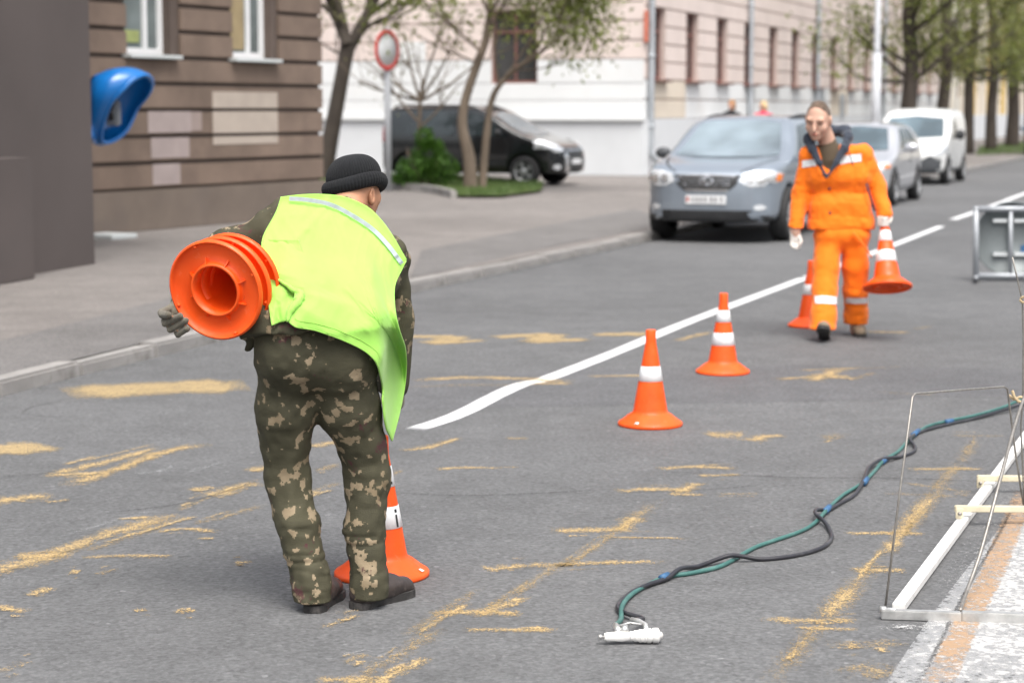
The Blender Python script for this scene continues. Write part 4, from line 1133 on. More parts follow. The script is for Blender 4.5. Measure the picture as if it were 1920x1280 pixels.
def car_paint(name, col, rough=0.28, metallic=0.5, coat=0.9):
    m = pmat(name, col, rough, 0.05, 1.5, metallic=metallic, coat=coat, dirt=(tuple(c * 0.7 + 0.03 for c in col), 0.4), dscale=1.5)
    return m
M_tyre = pmat('tyre_rubber', (0.022, 0.022, 0.023), 0.8, 0.2, 20)
M_rim = pmat('alloy_rim', (0.50, 0.51, 0.52), 0.3, 0.1, 10, metallic=0.7)
M_trim = pmat('black_trim', (0.025, 0.026, 0.028), 0.55, 0.2, 10)
M_dkgrey = pmat('dark_grey_bumper', (0.060, 0.065, 0.072), 0.6, 0.12, 6)
M_carglass = glass_mat('car_glass', (0.035, 0.055, 0.065), 0.04)
M_screen = glass_mat('windscreen_glass', (0.10, 0.14, 0.165), 0.04)  # lighter than the side glass: some sky reflection is put into the colour
M_bright = glass_mat('windscreen_painted_sky', (0.18, 0.225, 0.255), 0.04)  # SUV only: reflected sky painted in as a paler base colour
M_tint = glass_mat('tinted_glass', (0.022, 0.030, 0.033), 0.03)
M_lampg = pmat('headlamp_glass', (0.72, 0.75, 0.78), 0.12, 0.15, 12, metallic=0.35, coat=1.0)
M_lampbulb = pmat('headlamp_reflector', (0.88, 0.88, 0.88), 0.1, 0.05, 12, metallic=0.8)
M_chrome = pmat('chrome', (0.70, 0.71, 0.73), 0.15, 0.03, 6, metallic=0.95)
M_plate = pmat('number_plate', (0.66, 0.67, 0.68), 0.5, 0.05, 30)
M_plateink = pmat('number_plate_ink', (0.30, 0.30, 0.31), 0.6, 0.1, 30)
M_platered = pmat('number_plate_red', (0.45, 0.12, 0.10), 0.6, 0.1, 30)
M_orangeg = pmat('indicator_orange', (0.70, 0.20, 0.04), 0.2, 0.1, 10)
M_redg = pmat('tail_lamp_red', (0.35, 0.02, 0.02), 0.15, 0.1, 10)
def wheel(root, M, x, y, r, w, side, spokes=6):
    """tyre with its rim; side +1 = car's left"""
    T = M @ Matrix.Translation((x, y, r)) @ Matrix.Rotation(-side * math.pi / 2, 4, 'X')
    tyre = lathe_obj('wheel', [(r * .62, -w / 2), (r * .93, -w / 2), (r, -w * .36), (r, w * .36), (r * .93, w / 2), (r * .66, w / 2), (r * .62, w * .3)], M_tyre, root, 36, T, local=False)
    rim = lathe_obj('rim', [(r * .64, w * .42), (r * .60, w * .46), (r * .57, w * .30), (r * .50, w * .05), (0, w * .05)], M_trim, tyre, 32, T, local=False)
    bm = bmesh.new()
    for k in range(spokes):
        a = 2 * math.pi * k / spokes
        add_box(bm, Matrix.Rotation(a, 3, 'Z') @ Vector((r * .34, 0, w * .34)), (r * .54, r * .20, w * .12), Matrix.Rotation(a, 3, 'Z'), 0.008)
    for v in bm.verts: v.co = T @ v.co
    bm_obj('spokes', bm, M_rim, tyre)
    lathe_obj('hub_cap', [(0, w * .44), (r * .13, w * .43), (r * .17, w * .36), (r * .17, w * .1)], M_rim, tyre, 20, T, local=False)
    lathe_obj('rim_lip', [(r * .66, w * .44), (r * .645, w * .48), (r * .60, w * .47), (r * .585, w * .40)], M_rim, tyre, 32, T, local=False)
def mirror(root, M, p, s, mat, size=(0.13, 0.22, 0.16)):
    """door mirror at p, on side s"""
    F = Field((p[0] - .2, p[1] - .25, p[2] - .2), (p[0] + .2, p[1] + .25, p[2] + .2), 0.02)
    F.ellipsoid(p, (size[0] / 2 + .01, size[1] / 2, size[2] / 2), k=0.01)
    F.capsule((p[0] + .02, p[1], p[2] - .03), (p[0] + .03, p[1] - s * .20, p[2] - .08), 0.03, k=0.03)
    return F.mesh('door_mirror', mat, root, xf=lambda v: np.array([M @ Vector(a) for a in v.tolist()]))
def place(loc, heading):
    """car space (x from the nose to the tail) -> world; heading = direction from the nose to the tail"""
    return Matrix.Translation(loc) @ Matrix.Rotation(math.atan2(heading.y, heading.x), 4, 'Z')
def mirror_poly(p): return [(-a, b) for a, b in p]
def body_obj(S, name, mat, root, M):
    return S.F.mesh(name, mat, root, xf=lambda v: v @ np.array(M.to_3x3(), dtype=np.float32).T + np.array(M.translation, dtype=np.float32))
def seam(S, root, M, pts, view, w=0.012):
    """thin dark shut line along a polyline"""
    P = []
    for a, b in zip(pts, pts[1:]):
        dx, dy = b[0] - a[0], b[1] - a[1]; l = math.hypot(dx, dy); nx, ny = -dy / l * w / 2, dx / l * w / 2
        S.decal([(a[0] + nx, a[1] + ny), (b[0] + nx, b[1] + ny), (b[0] - nx, b[1] - ny), (a[0] - nx, a[1] - ny)], view, 'shut_line', M_trim, root, M, 0.004, 2, 0.1)

# ---- silver-blue SUV at the kerb
paint_suv = car_paint('blue_silver_paint', (0.29, 0.335, 0.39))
M_roofdk = M_trim
fl, frt = G(1243, 452), G(1470, 445)
mid = (fl + frt) / 2
nose = mid - U * 0.93 - Vector((0, 0, 0)) + NL * 0.02
suv = thing('parked_suv', 'silver-blue SUV parked at the kerb facing the camera behind the walking worker', 'car', nose)
MS = place(nose, U) @ Matrix.Diagonal((1, 1, 0.985, 1))
S = CarShape([(0.10, .24), (0.02, .34), (0.0, .50), (0.01, .70), (0.05, .90), (0.32, 1.02), (1.24, 1.12), (1.90, 1.575), (2.30, 1.65), (3.2, 1.67), (4.05, 1.60), (4.52, 1.12), (4.70, .95), (4.73, .55), (4.66, .30), (4.4, .24)],
             [(0, .22), (.74, .22), (.88, .34), (.925, .60), (.925, .86), (.88, 1.04), (.74, 1.44), (.64, 1.60), (.46, 1.665), (0, 1.69)],
             [(0, 0), (0.01, .40), (0.09, .66), (0.30, .84), (.80, .925), (2.4, .93), (4.0, .92), (4.52, .84), (4.70, .62), (4.74, 0)], (0.93, 3.65), 0.355)
body_obj(S, 'body', paint_suv, suv, MS)
for x in (0.93, 3.65):
    for s in (-1, 1): wheel(suv, MS, x, s * 0.80, 0.355, 0.23, s)
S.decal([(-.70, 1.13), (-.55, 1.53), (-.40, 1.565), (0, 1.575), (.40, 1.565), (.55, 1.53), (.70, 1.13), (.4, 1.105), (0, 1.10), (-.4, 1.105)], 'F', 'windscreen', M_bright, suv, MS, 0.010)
for v in 'LR':
    S.decal([(1.55, 1.10), (2.10, 1.50), (2.70, 1.54), (2.70, 1.10)], v, 'front_side_window', M_carglass, suv, MS)
    S.decal([(2.78, 1.10), (2.78, 1.54), (3.45, 1.52), (3.60, 1.12)], v, 'rear_side_window', M_carglass, suv, MS)
    S.decal([(3.68, 1.13), (3.53, 1.50), (3.90, 1.46), (4.18, 1.18)], v, 'quarter_window', M_carglass, suv, MS)
    seam(S, suv, MS, [(1.45, .40), (1.42, .9), (1.5, 1.09)], v); seam(S, suv, MS, [(2.74, .36), (2.74, 1.09)], v); seam(S, suv, MS, [(3.3, .5), (3.6, .8), (3.64, 1.1)], v)
    S.decal([(1.3, .24), (1.3, .36), (3.3, .36), (3.3, .24)], v, 'sill_trim', M_trim, suv, MS, 0.012)
    S.decal([(2.42, .86), (2.42, .895), (2.62, .895), (2.62, .86)], v, 'door_handle', M_chrome, suv, MS, 0.02, 3)
lamp = [(.42, .80), (.47, .90), (.62, .94), (.80, .95), (.88, .90), (.86, .78), (.72, .735), (.55, .735)]
for q in (lamp, mirror_poly(lamp)):
    hl = S.decal(q, 'F', 'headlamp', M_lampg, suv, MS, 0.012)
    sg = 1 if q is lamp else -1
    for cx_, r_ in ((.56, .055), (.70, .06), (.80, .04)):
        S.decal([(sg * (cx_ + r_ * math.cos(a)), .835 + r_ * math.sin(a)) for a in np.linspace(0, 2 * math.pi, 13)[:-1]], 'F', 'lamp_bulb', M_lampbulb, hl, MS, 0.022, 3, 0.03)
    S.decal([(sg * .84, .80), (sg * .85, .90), (sg * .885, .89), (sg * .88, .80)], 'F', 'indicator', M_orangeg, hl, MS, 0.02, 3, 0.05)
grl = [(-.45, .885), (0, .895), (.45, .885), (.39, .76), (.30, .685), (-.30, .685), (-.39, .76)]
gr_o = S.decal(grl, 'F', 'grille', M_trim, suv, MS, 0.008)
for k in range(5):
    z = .725 + k * .033; w_ = .28 + k * .022
    S.decal([(-w_, z), (w_, z), (w_, z + .006), (-w_, z + .006)], 'F', 'grille_bar', M_chrome, gr_o, MS, 0.016, 2)
S.decal([(-.38, .885), (0, .898), (.38, .885), (.38, .872), (0, .882), (-.38, .872)], 'F', 'grille_trim', M_chrome, gr_o, MS, 0.014, 2)
S.decal([(-.30, .700), (.30, .700), (.27, .668), (-.27, .668)], 'F', 'grille_trim', M_chrome, gr_o, MS, 0.012, 2)
ring = [(.095 * math.cos(a), .81 + .062 * math.sin(a)) for a in np.linspace(0, 2 * math.pi, 25)[:-1]]
em = S.decal(ring, 'F', 'emblem', M_chrome, gr_o, MS, 0.026, 3, 0.05)
S.decal([(a * .78, .81 + (b - .81) * .74) for a, b in ring], 'F', 'emblem', M_dkgrey, gr_o, MS, 0.030, 3, 0.05)
S.decal([(.045, .835), (.02, .838), (.012, .795), (-.055, .795), (-.055, .780), (.045, .780)], 'F', 'emblem', M_chrome, gr_o, MS, 0.034, 2, 0.05)
pl = S.decal([(-.265, .510), (-.265, .625), (.265, .625), (.265, .510)], 'F', 'number_plate', M_plate, suv, MS, 0.02, 4)
for k, x in enumerate((.17, .115, .06, .005, -.075, -.13, -.205)):
    S.decal([(x - .017, .54), (x - .017, .60), (x + .017, .60), (x + .017, .54)], 'F', 'plate_character', M_plateink, pl, MS, 0.024, 2)
S.decal([(.255, .54), (.255, .60), (.22, .60), (.22, .54)], 'F', 'plate_flag', M_platered, pl, MS, 0.024, 2)
S.decal([(-.66, .30), (-.58, .43), (.58, .43), (.66, .30), (.5, .25), (-.5, .25)], 'F', 'lower_intake', M_trim, suv, MS, 0.012)
S.decal([(-.86, .25), (-.87, .37), (-.67, .36), (-.68, .25)], 'F', 'bumper_trim', M_trim, suv, MS, 0.010)
S.decal([(.68, .25), (.67, .36), (.87, .37), (.86, .25)], 'F', 'bumper_trim', M_trim, suv, MS, 0.010)
for sg in (-1, 1):
    S.decal([(sg * .68 + .07 * math.cos(a), .47 + .038 * math.sin(a)) for a in np.linspace(0, 2 * math.pi, 17)[:-1]], 'F', 'fog_lamp', M_lampg, suv, MS, 0.014, 3, 0.05)
    mirror(suv, MS, (1.62, sg * 1.02, 1.13), sg, M_dkgrey if sg > 0 else paint_suv)
    tube_obj('roof_rail', [MS @ Vector(p) for p in smooth_path([(2.16, sg * .57, 1.565), (2.35, sg * .58, 1.61), (3.0, sg * .59, 1.64), (3.7, sg * .58, 1.61), (3.95, sg * .57, 1.56)], 4)], 0.022, M_trim, suv, 8)
    seam(S, suv, MS, [(sg * .42, .92), (sg * .62, 1.02), (sg * .74, 1.09)], 'F', 0.014)
for sg in (-1, 1):
    tube_obj('wiper', [MS @ Vector((1.20, sg * .05, 1.125)), MS @ Vector((1.27, sg * .05 + .50, 1.165))], 0.010, M_trim, suv, 5)

# ---- silver hatchback behind it
paint_sil = car_paint('silver_paint', (0.55, 0.56, 0.59))
def hatch(root, M, paint, front_detail=True):
    S = CarShape([(0.08, .22), (0.0, .36), (0.0, .52), (0.08, .68), (0.35, .80), (1.10, .95), (1.85, 1.40), (2.15, 1.47), (2.9, 1.49), (3.55, 1.43), (4.02, 1.02), (4.20, .90), (4.22, .52), (4.14, .26), (3.9, .22)],
                 [(0, .18), (.70, .18), (.82, .28), (.86, .52), (.86, .80), (.82, .94), (.70, 1.28), (.60, 1.42), (.44, 1.475), (0, 1.50)],
                 [(0, 0), (0.02, .40), (0.12, .64), (0.34, .79), (.80, .86), (2.2, .87), (3.6, .85), (4.02, .78), (4.18, .56), (4.22, 0)], (0.82, 3.38), 0.315)
    body_obj(S, 'body', paint, root, M)
    for x in (0.82, 3.38):
        for s in (-1, 1): wheel(root, M, x, s * 0.745, 0.315, 0.20, s, 5)
    S.decal([(-.64, .98), (-.50, 1.36), (0, 1.40), (.50, 1.36), (.64, .98), (0, .955)], 'F', 'windscreen', M_screen, root, M, 0.010)
    for v in 'LR':
        S.decal([(1.45, .97), (1.95, 1.33), (2.42, 1.37), (2.42, .97)], v, 'front_side_window', M_carglass, root, M)
        S.decal([(2.50, .97), (2.50, 1.37), (3.10, 1.35), (3.45, 1.02)], v, 'rear_side_window', M_carglass, root, M)
        seam(S, root, M, [(1.30, .34), (1.28, .8), (1.4, .96)], v); seam(S, root, M, [(2.46, .30), (2.46, .96)], v)
        S.decal([(1.2, .20), (1.2, .30), (3.0, .30), (3.0, .20)], v, 'sill_trim', paint, root, M, 0.02)
        S.decal([(2.18, .76), (2.18, .79), (2.36, .79), (2.36, .76)], v, 'door_handle', M_trim, root, M, 0.016, 3)
    for sg in (-1, 1):
        S.decal([(sg * a, b) for a, b in [(.44, .62), (.50, .70), (.72, .78), (.80, .76), (.80, .66), (.66, .60)]], 'F', 'headlamp', M_lampg, root, M, 0.012)
        S.decal([(sg * .72, .66), (sg * .72, .74), (sg * .80, .74), (sg * .80, .67)], 'F', 'indicator', M_orangeg, root, M, 0.018, 3)
        mirror(root, M, (1.52, sg * .98, 1.02), sg, paint, (0.15, 0.26, 0.17))
    S.decal([(-.36, .60), (-.40, .68), (.40, .68), (.36, .60)], 'F', 'grille', M_trim, root, M, 0.010)
    S.decal([(-.6, .24), (-.55, .36), (.55, .36), (.6, .24)], 'F', 'lower_intake', M_trim, root, M, 0.010)
    S.decal([(-.26, .44), (-.26, .55), (.26, .55), (.26, .44)], 'F', 'number_plate', M_plate, root, M, 0.016, 3)
fw = G(1682, 386)                                     # its front offside wheel
nose = fw + NL * 0.86 - U * 0.82
sil = thing('parked_hatchback', 'silver hatchback parked between the SUV and the white van', 'car', nose)
hatch(sil, place(nose, U), paint_sil)
nose = G(1965, 297) - U * 0.3
dk = thing('parked_hatchback', 'blue-grey car at the far right edge behind the last tree trunks', 'car', nose)
hatch(dk, place(nose, U), car_paint('blue_grey_paint', (0.10, 0.14, 0.19)))

# ---- white van
paint_wh = car_paint('white_paint', (0.72, 0.73, 0.72), 0.3, 0.0, 0.6)
fw = G(1780, 346)
nose = fw + NL * 0.85 - U * 0.80
van = thing('parked_van', 'white panel van with dark grey bumper parked beyond the silver car', 'van', nose)
MV = place(nose, U)
S = CarShape([(0.10, .24), (0.0, .36), (0.0, .60), (0.05, .74), (0.25, .90), (0.80, 1.05), (1.42, 1.55), (1.75, 1.69), (2.2, 1.74), (3.4, 1.74), (3.74, 1.66), (3.86, 1.3), (3.88, .5), (3.84, .28), (3.6, .24)],
             [(0, .20), (.68, .20), (.82, .32), (.86, .60), (.87, .95), (.85, 1.15), (.78, 1.48), (.70, 1.65), (.52, 1.735), (0, 1.76)],
             [(0, 0), (0.02, .42), (0.12, .68), (0.36, .82), (.80, .87), (2.2, .88), (3.5, .87), (3.80, .80), (3.88, .5), (3.88, 0)], (0.80, 3.30), 0.31)
body_obj(S, 'body', paint_wh, van, MV)
for x in (0.80, 3.30):
    for s in (-1, 1): wheel(van, MV, x, s * 0.75, 0.31, 0.19, s, 7)
S.decal([(-.70, 1.08), (-.62, 1.50), (0, 1.55), (.62, 1.50), (.70, 1.08), (0, 1.04)], 'F', 'windscreen', M_screen, van, MV, 0.010)
S.decal([(-.84, .26), (-.84, .56), (-.50, .66), (-.36, .56), (.36, .56), (.50, .66), (.84, .56), (.84, .26), (.6, .22), (-.6, .22)], 'F', 'bumper', M_dkgrey, van, MV, 0.016)
S.decal([(-.34, .30), (-.34, .44), (.34, .44), (.34, .30)], 'F', 'lower_intake', M_trim, van, MV, 0.022)
S.decal([(-.26, .46), (-.26, .54), (.26, .54), (.26, .46)], 'F', 'number_plate', M_plate, van, MV, 0.026, 3)
for v in 'LR':
    S.decal([(1.22, 1.08), (1.62, 1.46), (2.02, 1.50), (2.02, 1.08)], v, 'side_window', M_carglass, van, MV)
    seam(S, van, MV, [(1.12, .40), (1.08, .8), (1.18, 1.06)], v); seam(S, van, MV, [(2.08, .34), (2.08, 1.52)], v); seam(S, van, MV, [(2.9, .5), (2.95, 1.5)], v)
    S.decal([(1.15, .24), (1.15, .34), (2.95, .34), (2.95, .24)], v, 'sill_trim', M_dkgrey, van, MV, 0.014)
for sg in (-1, 1):
    S.decal([(sg * a, b) for a, b in [(.52, .68), (.55, .80), (.74, .92), (.83, .90), (.84, .74), (.74, .64)]], 'F', 'headlamp', M_lampg, van, MV, 0.012)
    mirror(van, MV, (1.30, sg * 1.0, 1.12), sg, M_trim, (0.16, 0.22, 0.24))
tube_obj('wiper', [MV @ Vector((0.86, -.15, 1.10)), MV @ Vector((1.20, .50, 1.40))], 0.022, M_trim, van, 5)

# ---- black people carrier beside the grass
paint_bk = car_paint('black_paint', (0.007, 0.009, 0.011), 0.2, 0.0, 1.0)
mf = G(985, 349, PAVE); dirm = Vector((-math.cos(math.radians(24)), math.sin(math.radians(24)), 0))
side_n = Vector((dirm.y, -dirm.x, 0))           # toward the wall / away from the camera?
nose = mf - dirm * 0.88 + Vector((-dirm.y, dirm.x, 0)) * -0.78
mpv = thing('parked_people_carrier', 'black people carrier with silver grille parked behind the grass and the young trees', 'car', nose)
MB = place(nose, dirm) @ Matrix.Diagonal((1, 1, 0.965, 1))
S = CarShape([(0.10, .24), (0.0, .36), (0.0, .58), (0.06, .78), (0.32, .96), (0.98, 1.10), (1.78, 1.62), (2.15, 1.74), (2.9, 1.79), (4.02, 1.76), (4.26, 1.62), (4.38, 1.0), (4.38, .5), (4.32, .28), (4.1, .24)],
             [(0, .22), (.70, .22), (.85, .34), (.905, .60), (.905, .92), (.88, 1.10), (.78, 1.50), (.70, 1.68), (.52, 1.77), (0, 1.80)],
             [(0, 0), (0.02, .42), (0.14, .68), (0.40, .84), (.88, .905), (2.4, .91), (3.9, .90), (4.26, .82), (4.36, .6), (4.38, 0)], (0.88, 3.60), 0.325)
body_obj(S, 'body', paint_bk, mpv, MB)
for x in (0.88, 3.60):
    for s in (-1, 1): wheel(mpv, MB, x, s * 0.79, 0.325, 0.21, s, 5)
S.decal([(-.68, 1.13), (-.56, 1.56), (0, 1.62), (.56, 1.56), (.68, 1.13), (0, 1.09)], 'F', 'windscreen', M_screen, mpv, MB, 0.010)
for v in 'LR':
    S.decal([(1.36, 1.10), (1.60, 1.36), (1.92, 1.56), (2.42, 1.62), (2.42, 1.08)], v, 'front_side_window', M_tint, mpv, MB)
    S.decal([(2.52, 1.08), (2.52, 1.62), (3.28, 1.63), (3.28, 1.08)], v, 'rear_side_window', M_tint, mpv, MB)
    S.decal([(3.38, 1.10), (3.38, 1.63), (4.02, 1.60), (4.10, 1.12)], v, 'quarter_window', M_tint, mpv, MB)
    seam(S, mpv, MB, [(1.30, .40), (1.26, .9), (1.34, 1.08)], v); seam(S, mpv, MB, [(2.47, .34), (2.47, 1.08)], v)
    S.decal([(1.3, .42), (1.3, .54), (3.1, .54), (3.1, .42)], v, 'rubbing_strip', M_trim, mpv, MB, 0.022)
for sg in (-1, 1):
    S.decal([(sg * a, b) for a, b in [(.50, .78), (.54, .92), (.74, 1.02), (.86, .98), (.87, .82), (.74, .74)]], 'F', 'headlamp', M_lampg, mpv, MB, 0.012)
    S.decal([(sg * .70 + .06 * math.cos(a), .42 + .06 * math.sin(a)) for a in np.linspace(0, 2 * math.pi, 17)[:-1]], 'F', 'fog_lamp', M_lampg, mpv, MB, 0.014, 3, 0.05)
    S.decal([(sg * a, b) for a, b in [(.36, .30), (.40, .70), (.50, .74), (.56, .68), (.52, .30)]], 'F', 'bumper_trim', M_chrome, mpv, MB, 0.018)
    mirror(mpv, MB, (1.40, sg * 1.04, 1.16), sg, M_trim)
    tube_obj('roof_rail', [MB @ Vector(p) for p in ((2.0, sg * .62, 1.66), (2.2, sg * .62, 1.735), (3.9, sg * .63, 1.765), (4.05, sg * .62, 1.72))], 0.022, M_trim, mpv, 8)
S.decal([(-.34, .66), (-.38, .84), (.38, .84), (.34, .66)], 'F', 'grille', M_trim, mpv, MB, 0.010)
S.decal([(-.40, .76), (-.40, .80), (.40, .80), (.40, .76)], 'F', 'grille_trim', M_chrome, mpv, MB, 0.018)
S.decal([(-.26, .48), (-.26, .59), (.26, .59), (.26, .48)], 'F', 'number_plate', M_plate, mpv, MB, 0.018, 3)
S.decal([(-.34, .28), (-.34, .44), (.34, .44), (.34, .28)], 'F', 'lower_intake', M_trim, mpv, MB, 0.012)
for v in 'LR': S.decal([(0.12, .84), (0.20, 1.00), (0.62, 1.02), (0.42, .86)], v, 'headlamp', M_lampg, mpv, MB, 0.012)
for v in 'LR': S.decal([(4.2, .95), (4.2, 1.4), (4.34, 1.35), (4.37, .95)], v, 'tail_lamp', M_redg, mpv, MB, 0.012)
# ================================================================== TREES, BUSH, GRASS
M_bark = pmat('dark_bark', (0.05, 0.04, 0.032), 0.9, 0.3, 6, 0.9, 25, stretch=(1, 1, .3))
M_bark2 = pmat('grey_brown_bark', (0.135, 0.105, 0.078), 0.9, 0.3, 6, 0.9, 25, stretch=(1, 1, .3))
def leaf_mat(name, c1, c2):
    m, nt, b = newmat(name); v = coords(nt)
    n = noise(nt, v, 1.6, 3); c = ramp(nt, n, [(0.35, c1), (0.65, c2)]).outputs[0]
    nt.links.new(c, b.inputs['Base Color']); b.inputs['Roughness'].default_value = 0.55
    tr = nd(nt, 'ShaderNodeBsdfTranslucent'); nt.links.new(c, tr.inputs[0])
    mx = nd(nt, 'ShaderNodeMixShader', Fac=0.3); out = nt.nodes['Material Output']
    nt.links.new(b.outputs[0], mx.inputs[1]); nt.links.new(tr.outputs[0], mx.inputs[2]); nt.links.new(mx.outputs[0], out.inputs[0])
    return m
M_leaf = leaf_mat('spring_leaf', (0.11, 0.14, 0.025), (0.21, 0.24, 0.05))
M_leaf2 = leaf_mat('olive_spring_leaf', (0.10, 0.11, 0.028), (0.20, 0.20, 0.055))
M_bush = leaf_mat('bush_leaf', (0.032, 0.095, 0.008), (0.075, 0.17, 0.02))
M_grass = leaf_mat('grass_blade', (0.07, 0.13, 0.03), (0.14, 0.20, 0.06))
def leaf_cloud(name, pts, size, mat, parent, seed=0, quads=1):
    """many small leaf faces (folded quads) at pts"""
    rs = np.random.RandomState(seed); P = np.repeat(np.array(pts, np.float32), quads, 0); n = len(P)
    if quads > 1: P = P + rs.normal(0, size * 1.2, P.shape).astype(np.float32)
    a = rs.normal(size=(n, 3)); a /= np.linalg.norm(a, axis=1)[:, None]
    b = np.cross(a, rs.normal(size=(n, 3))); b /= np.linalg.norm(b, axis=1)[:, None]
    s = size * rs.uniform(0.6, 1.4, (n, 1))
    v = np.stack([P - a * s, P - b * s * .45, P + a * s, P + b * s * .45], 1).reshape(-1, 3)
    q = np.arange(4 * n).reshape(-1, 4)
    return fast_mesh(name, v, q, mat, parent, False)
def grow(rng, p, d, r, length, depth, tubes, tips, spread=0.6, up=0.15, seg=4):
    """recursive limb; collects (path, radii) and twig points"""
    path = [p]; rad = [r]; cur = Vector(p); dd = Vector(d).normalized()
    for i in range(seg):
        dd = (dd + Vector((rng.uniform(-1, 1), rng.uniform(-1, 1), rng.uniform(-.6, 1))) * 0.16 + Vector((0, 0, up * .25))).normalized()
        cur = cur + dd * length / seg; path.append(cur.copy()); rad.append(r * (1 - 0.55 * (i + 1) / seg))
        if depth <= 1: tips.append(cur.copy())
    tubes.append((path, rad))
    if depth > 0:
        for k in range(rng.choice((2, 3, 3))):
            i = rng.randint(1, seg); nd_ = (dd + Vector((rng.uniform(-1, 1), rng.uniform(-1, 1), rng.uniform(-.5, .9))) * spread * 1.4).normalized()
            grow(rng, path[i], nd_, rad[i] * 0.65, length * rng.uniform(.55, .8), depth - 1, tubes, tips, spread, up, seg)
def tree(name, label, trunks, bark, leafm, seed, base, limbs=(), leaf=0.05, per=3, depth=3, twig_len=1.3, group=None, start=None, lspread=0.16):
    """trunks: list of (path, radii) given; from their upper parts limbs grow"""
    rng = random.Random(seed); t = thing(name, label, 'tree', base, 0, group)
    big_v, big_f = [], []
    for path, rad in trunks:
        sp = smooth_path(path, 5); rr = list(np.interp(np.linspace(0, 1, len(sp)), np.linspace(0, 1, len(rad)), rad))
        v, f = tube_data(sp, rr, 12); o = len(big_v); big_v += v; big_f += [tuple(i + o for i in q) for q in f]
    mesh_obj('trunk', big_v, big_f, bark, t, True)
    tubes, tips = [], []
    for p, d, r, l in limbs: grow(rng, Vector(p), Vector(d), r, l, depth, tubes, tips)
    lv, lf = [], []
    for path, rad in tubes:
        v, f = tube_data(path, [max(x, 0.006) for x in rad], 5, caps=False); o = len(lv); lv += v; lf += [tuple(i + o for i in q) for q in f]
    if lv: kind(mesh_obj('limbs', lv, lf, bark, t, True), 'stuff')
    if tips:
        rs = np.random.RandomState(seed)
        P = np.repeat(np.array([tuple(x) for x in tips]), per, 0); P = P + rs.normal(0, lspread, P.shape)
        kind(leaf_cloud('crown', P, leaf, leafm, t, seed), 'stuff')
    return t
# tree beside the brown building
T1 = G(612, 343, PAVE); Y1 = T1.y
def tv(x, y, d=0.0): return V(x, y, Y1 + d)
rng = random.Random(1)
limbs = []
for (x, y, dx, dz, l, r) in [(652, 85, -.5, 1, 3.2, .13), (668, 65, .6, 1, 3.0, .13), (628, 0, -.4, 1, 2.6, .09), (690, 30, .9, .5, 2.4, .07), (640, 40, -1, .6, 1.6, .05), (735, 15, 1, .5, 1.8, .045), (700, 45, 1, .1, 1.7, .04), (655, 110, -1, .35, 1.3, .03), (620, -20, -.9, .4, 2.0, .05), (690, 0, .3, 1, 2.2, .06)]:
    limbs.append((tv(x, y, rng.uniform(-.2, .2)), (dx, rng.uniform(-.7, .7), dz), r, l))
tree('street_tree', 'leaning dark-barked tree forking just right of the brown building', [([tv(604, 352), tv(612, 300), tv(628, 215), tv(642, 140), tv(653, 82)], [.25, .20, .17, .16, .17]), ([tv(652, 90), tv(640, 35), tv(625, -25), tv(612, -90)], [.13, .11, .09, .05]),
     ([tv(652, 92), tv(672, 60), tv(690, 20), tv(700, -60)], [.15, .12, .09, .05]), ([tv(668, 68), tv(700, 44), tv(740, 25), tv(790, -10)], [.06, .05, .04, .02])], M_bark, M_leaf2, 11, T1, limbs, leaf=0.06, per=4, lspread=0.22)
# twin-stemmed tree on the grass
T2 = G(888, 360, PAVE); Y2 = T2.y
def tv2(x, y, d=0.0): return V(x, y, Y2 + d)
limbs = []
for (x, y, dx, dz, l, r) in [(905, 100, -.8, .6, 1.6, .06), (912, 70, .5, 1, 1.7, .06), (925, 175, .7, .6, 1.5, .05), (950, 140, 1, .5, 1.6, .05), (985, 120, 1, .4, 1.5, .04), (985, 120, .3, 1, 1.4, .04), (918, 30, -.5, 1, 1.8, .06), (920, 20, .7, .8, 1.7, .06), (897, 120, -1, .3, 1.4, .04), (935, 160, -.2, 1, 1.5, .045), (1020, 60, .9, .5, 1.4, .03), (870, 60, -.8, .5, 1.2, .03), (905, 60, 1, .2, 1.5, .04), (960, 130, .8, -.1, 1.3, .03)]:
    limbs.append((tv2(x, y, rng.uniform(-.2, .2)), (dx, rng.uniform(-.6, .6), dz), r * .6, l))
tree('street_tree', 'brown tree with two stems on the grass in front of the black people carrier', [([tv2(882, 362), tv2(880, 300), tv2(867, 240), tv2(872, 190), tv2(893, 125), tv2(912, 70), tv2(920, 0), tv2(925, -60)], [.15, .125, .10, .09, .085, .075, .055, .03]),
     ([tv2(904, 360, .15), tv2(908, 300, .2), tv2(915, 230, .2), tv2(925, 180, .2), tv2(950, 145, .2), tv2(1000, 100, .2), tv2(1030, 40, .2)], [.085, .078, .068, .06, .05, .035, .02])], M_bark2, M_leaf, 12, T2, limbs, leaf=0.055, per=7, depth=3, lspread=0.26)
# thin bare sapling behind the sign
T3 = G(790, 351, PAVE); Y3 = T3.y
def tv3(x, y, d=0.0): return V(x, y, Y3 + d)
limbs = [(tv3(788, 190), (dx, rng.uniform(-.5, .5), dz), .035, 1.5) for dx, dz in ((-.9, .5), (-.5, 1), (0.1, 1), (.6, .9), (1, .4), (-1, .1))] + [(tv3(785, 240), (.8, .2, .6), .03, 1.3), (tv3(786, 230), (-.8, .2, .7), .03, 1.3)]
tree('sapling', 'thin bare sapling with sparse twigs between the round sign and the twin-stemmed tree', [([tv3(790, 353), tv3(786, 270), tv3(788, 190), tv3(792, 150)], [.05, .045, .035, .02])], M_bark2, M_leaf2, 13, T3, limbs, leaf=0.04, per=1, depth=2)
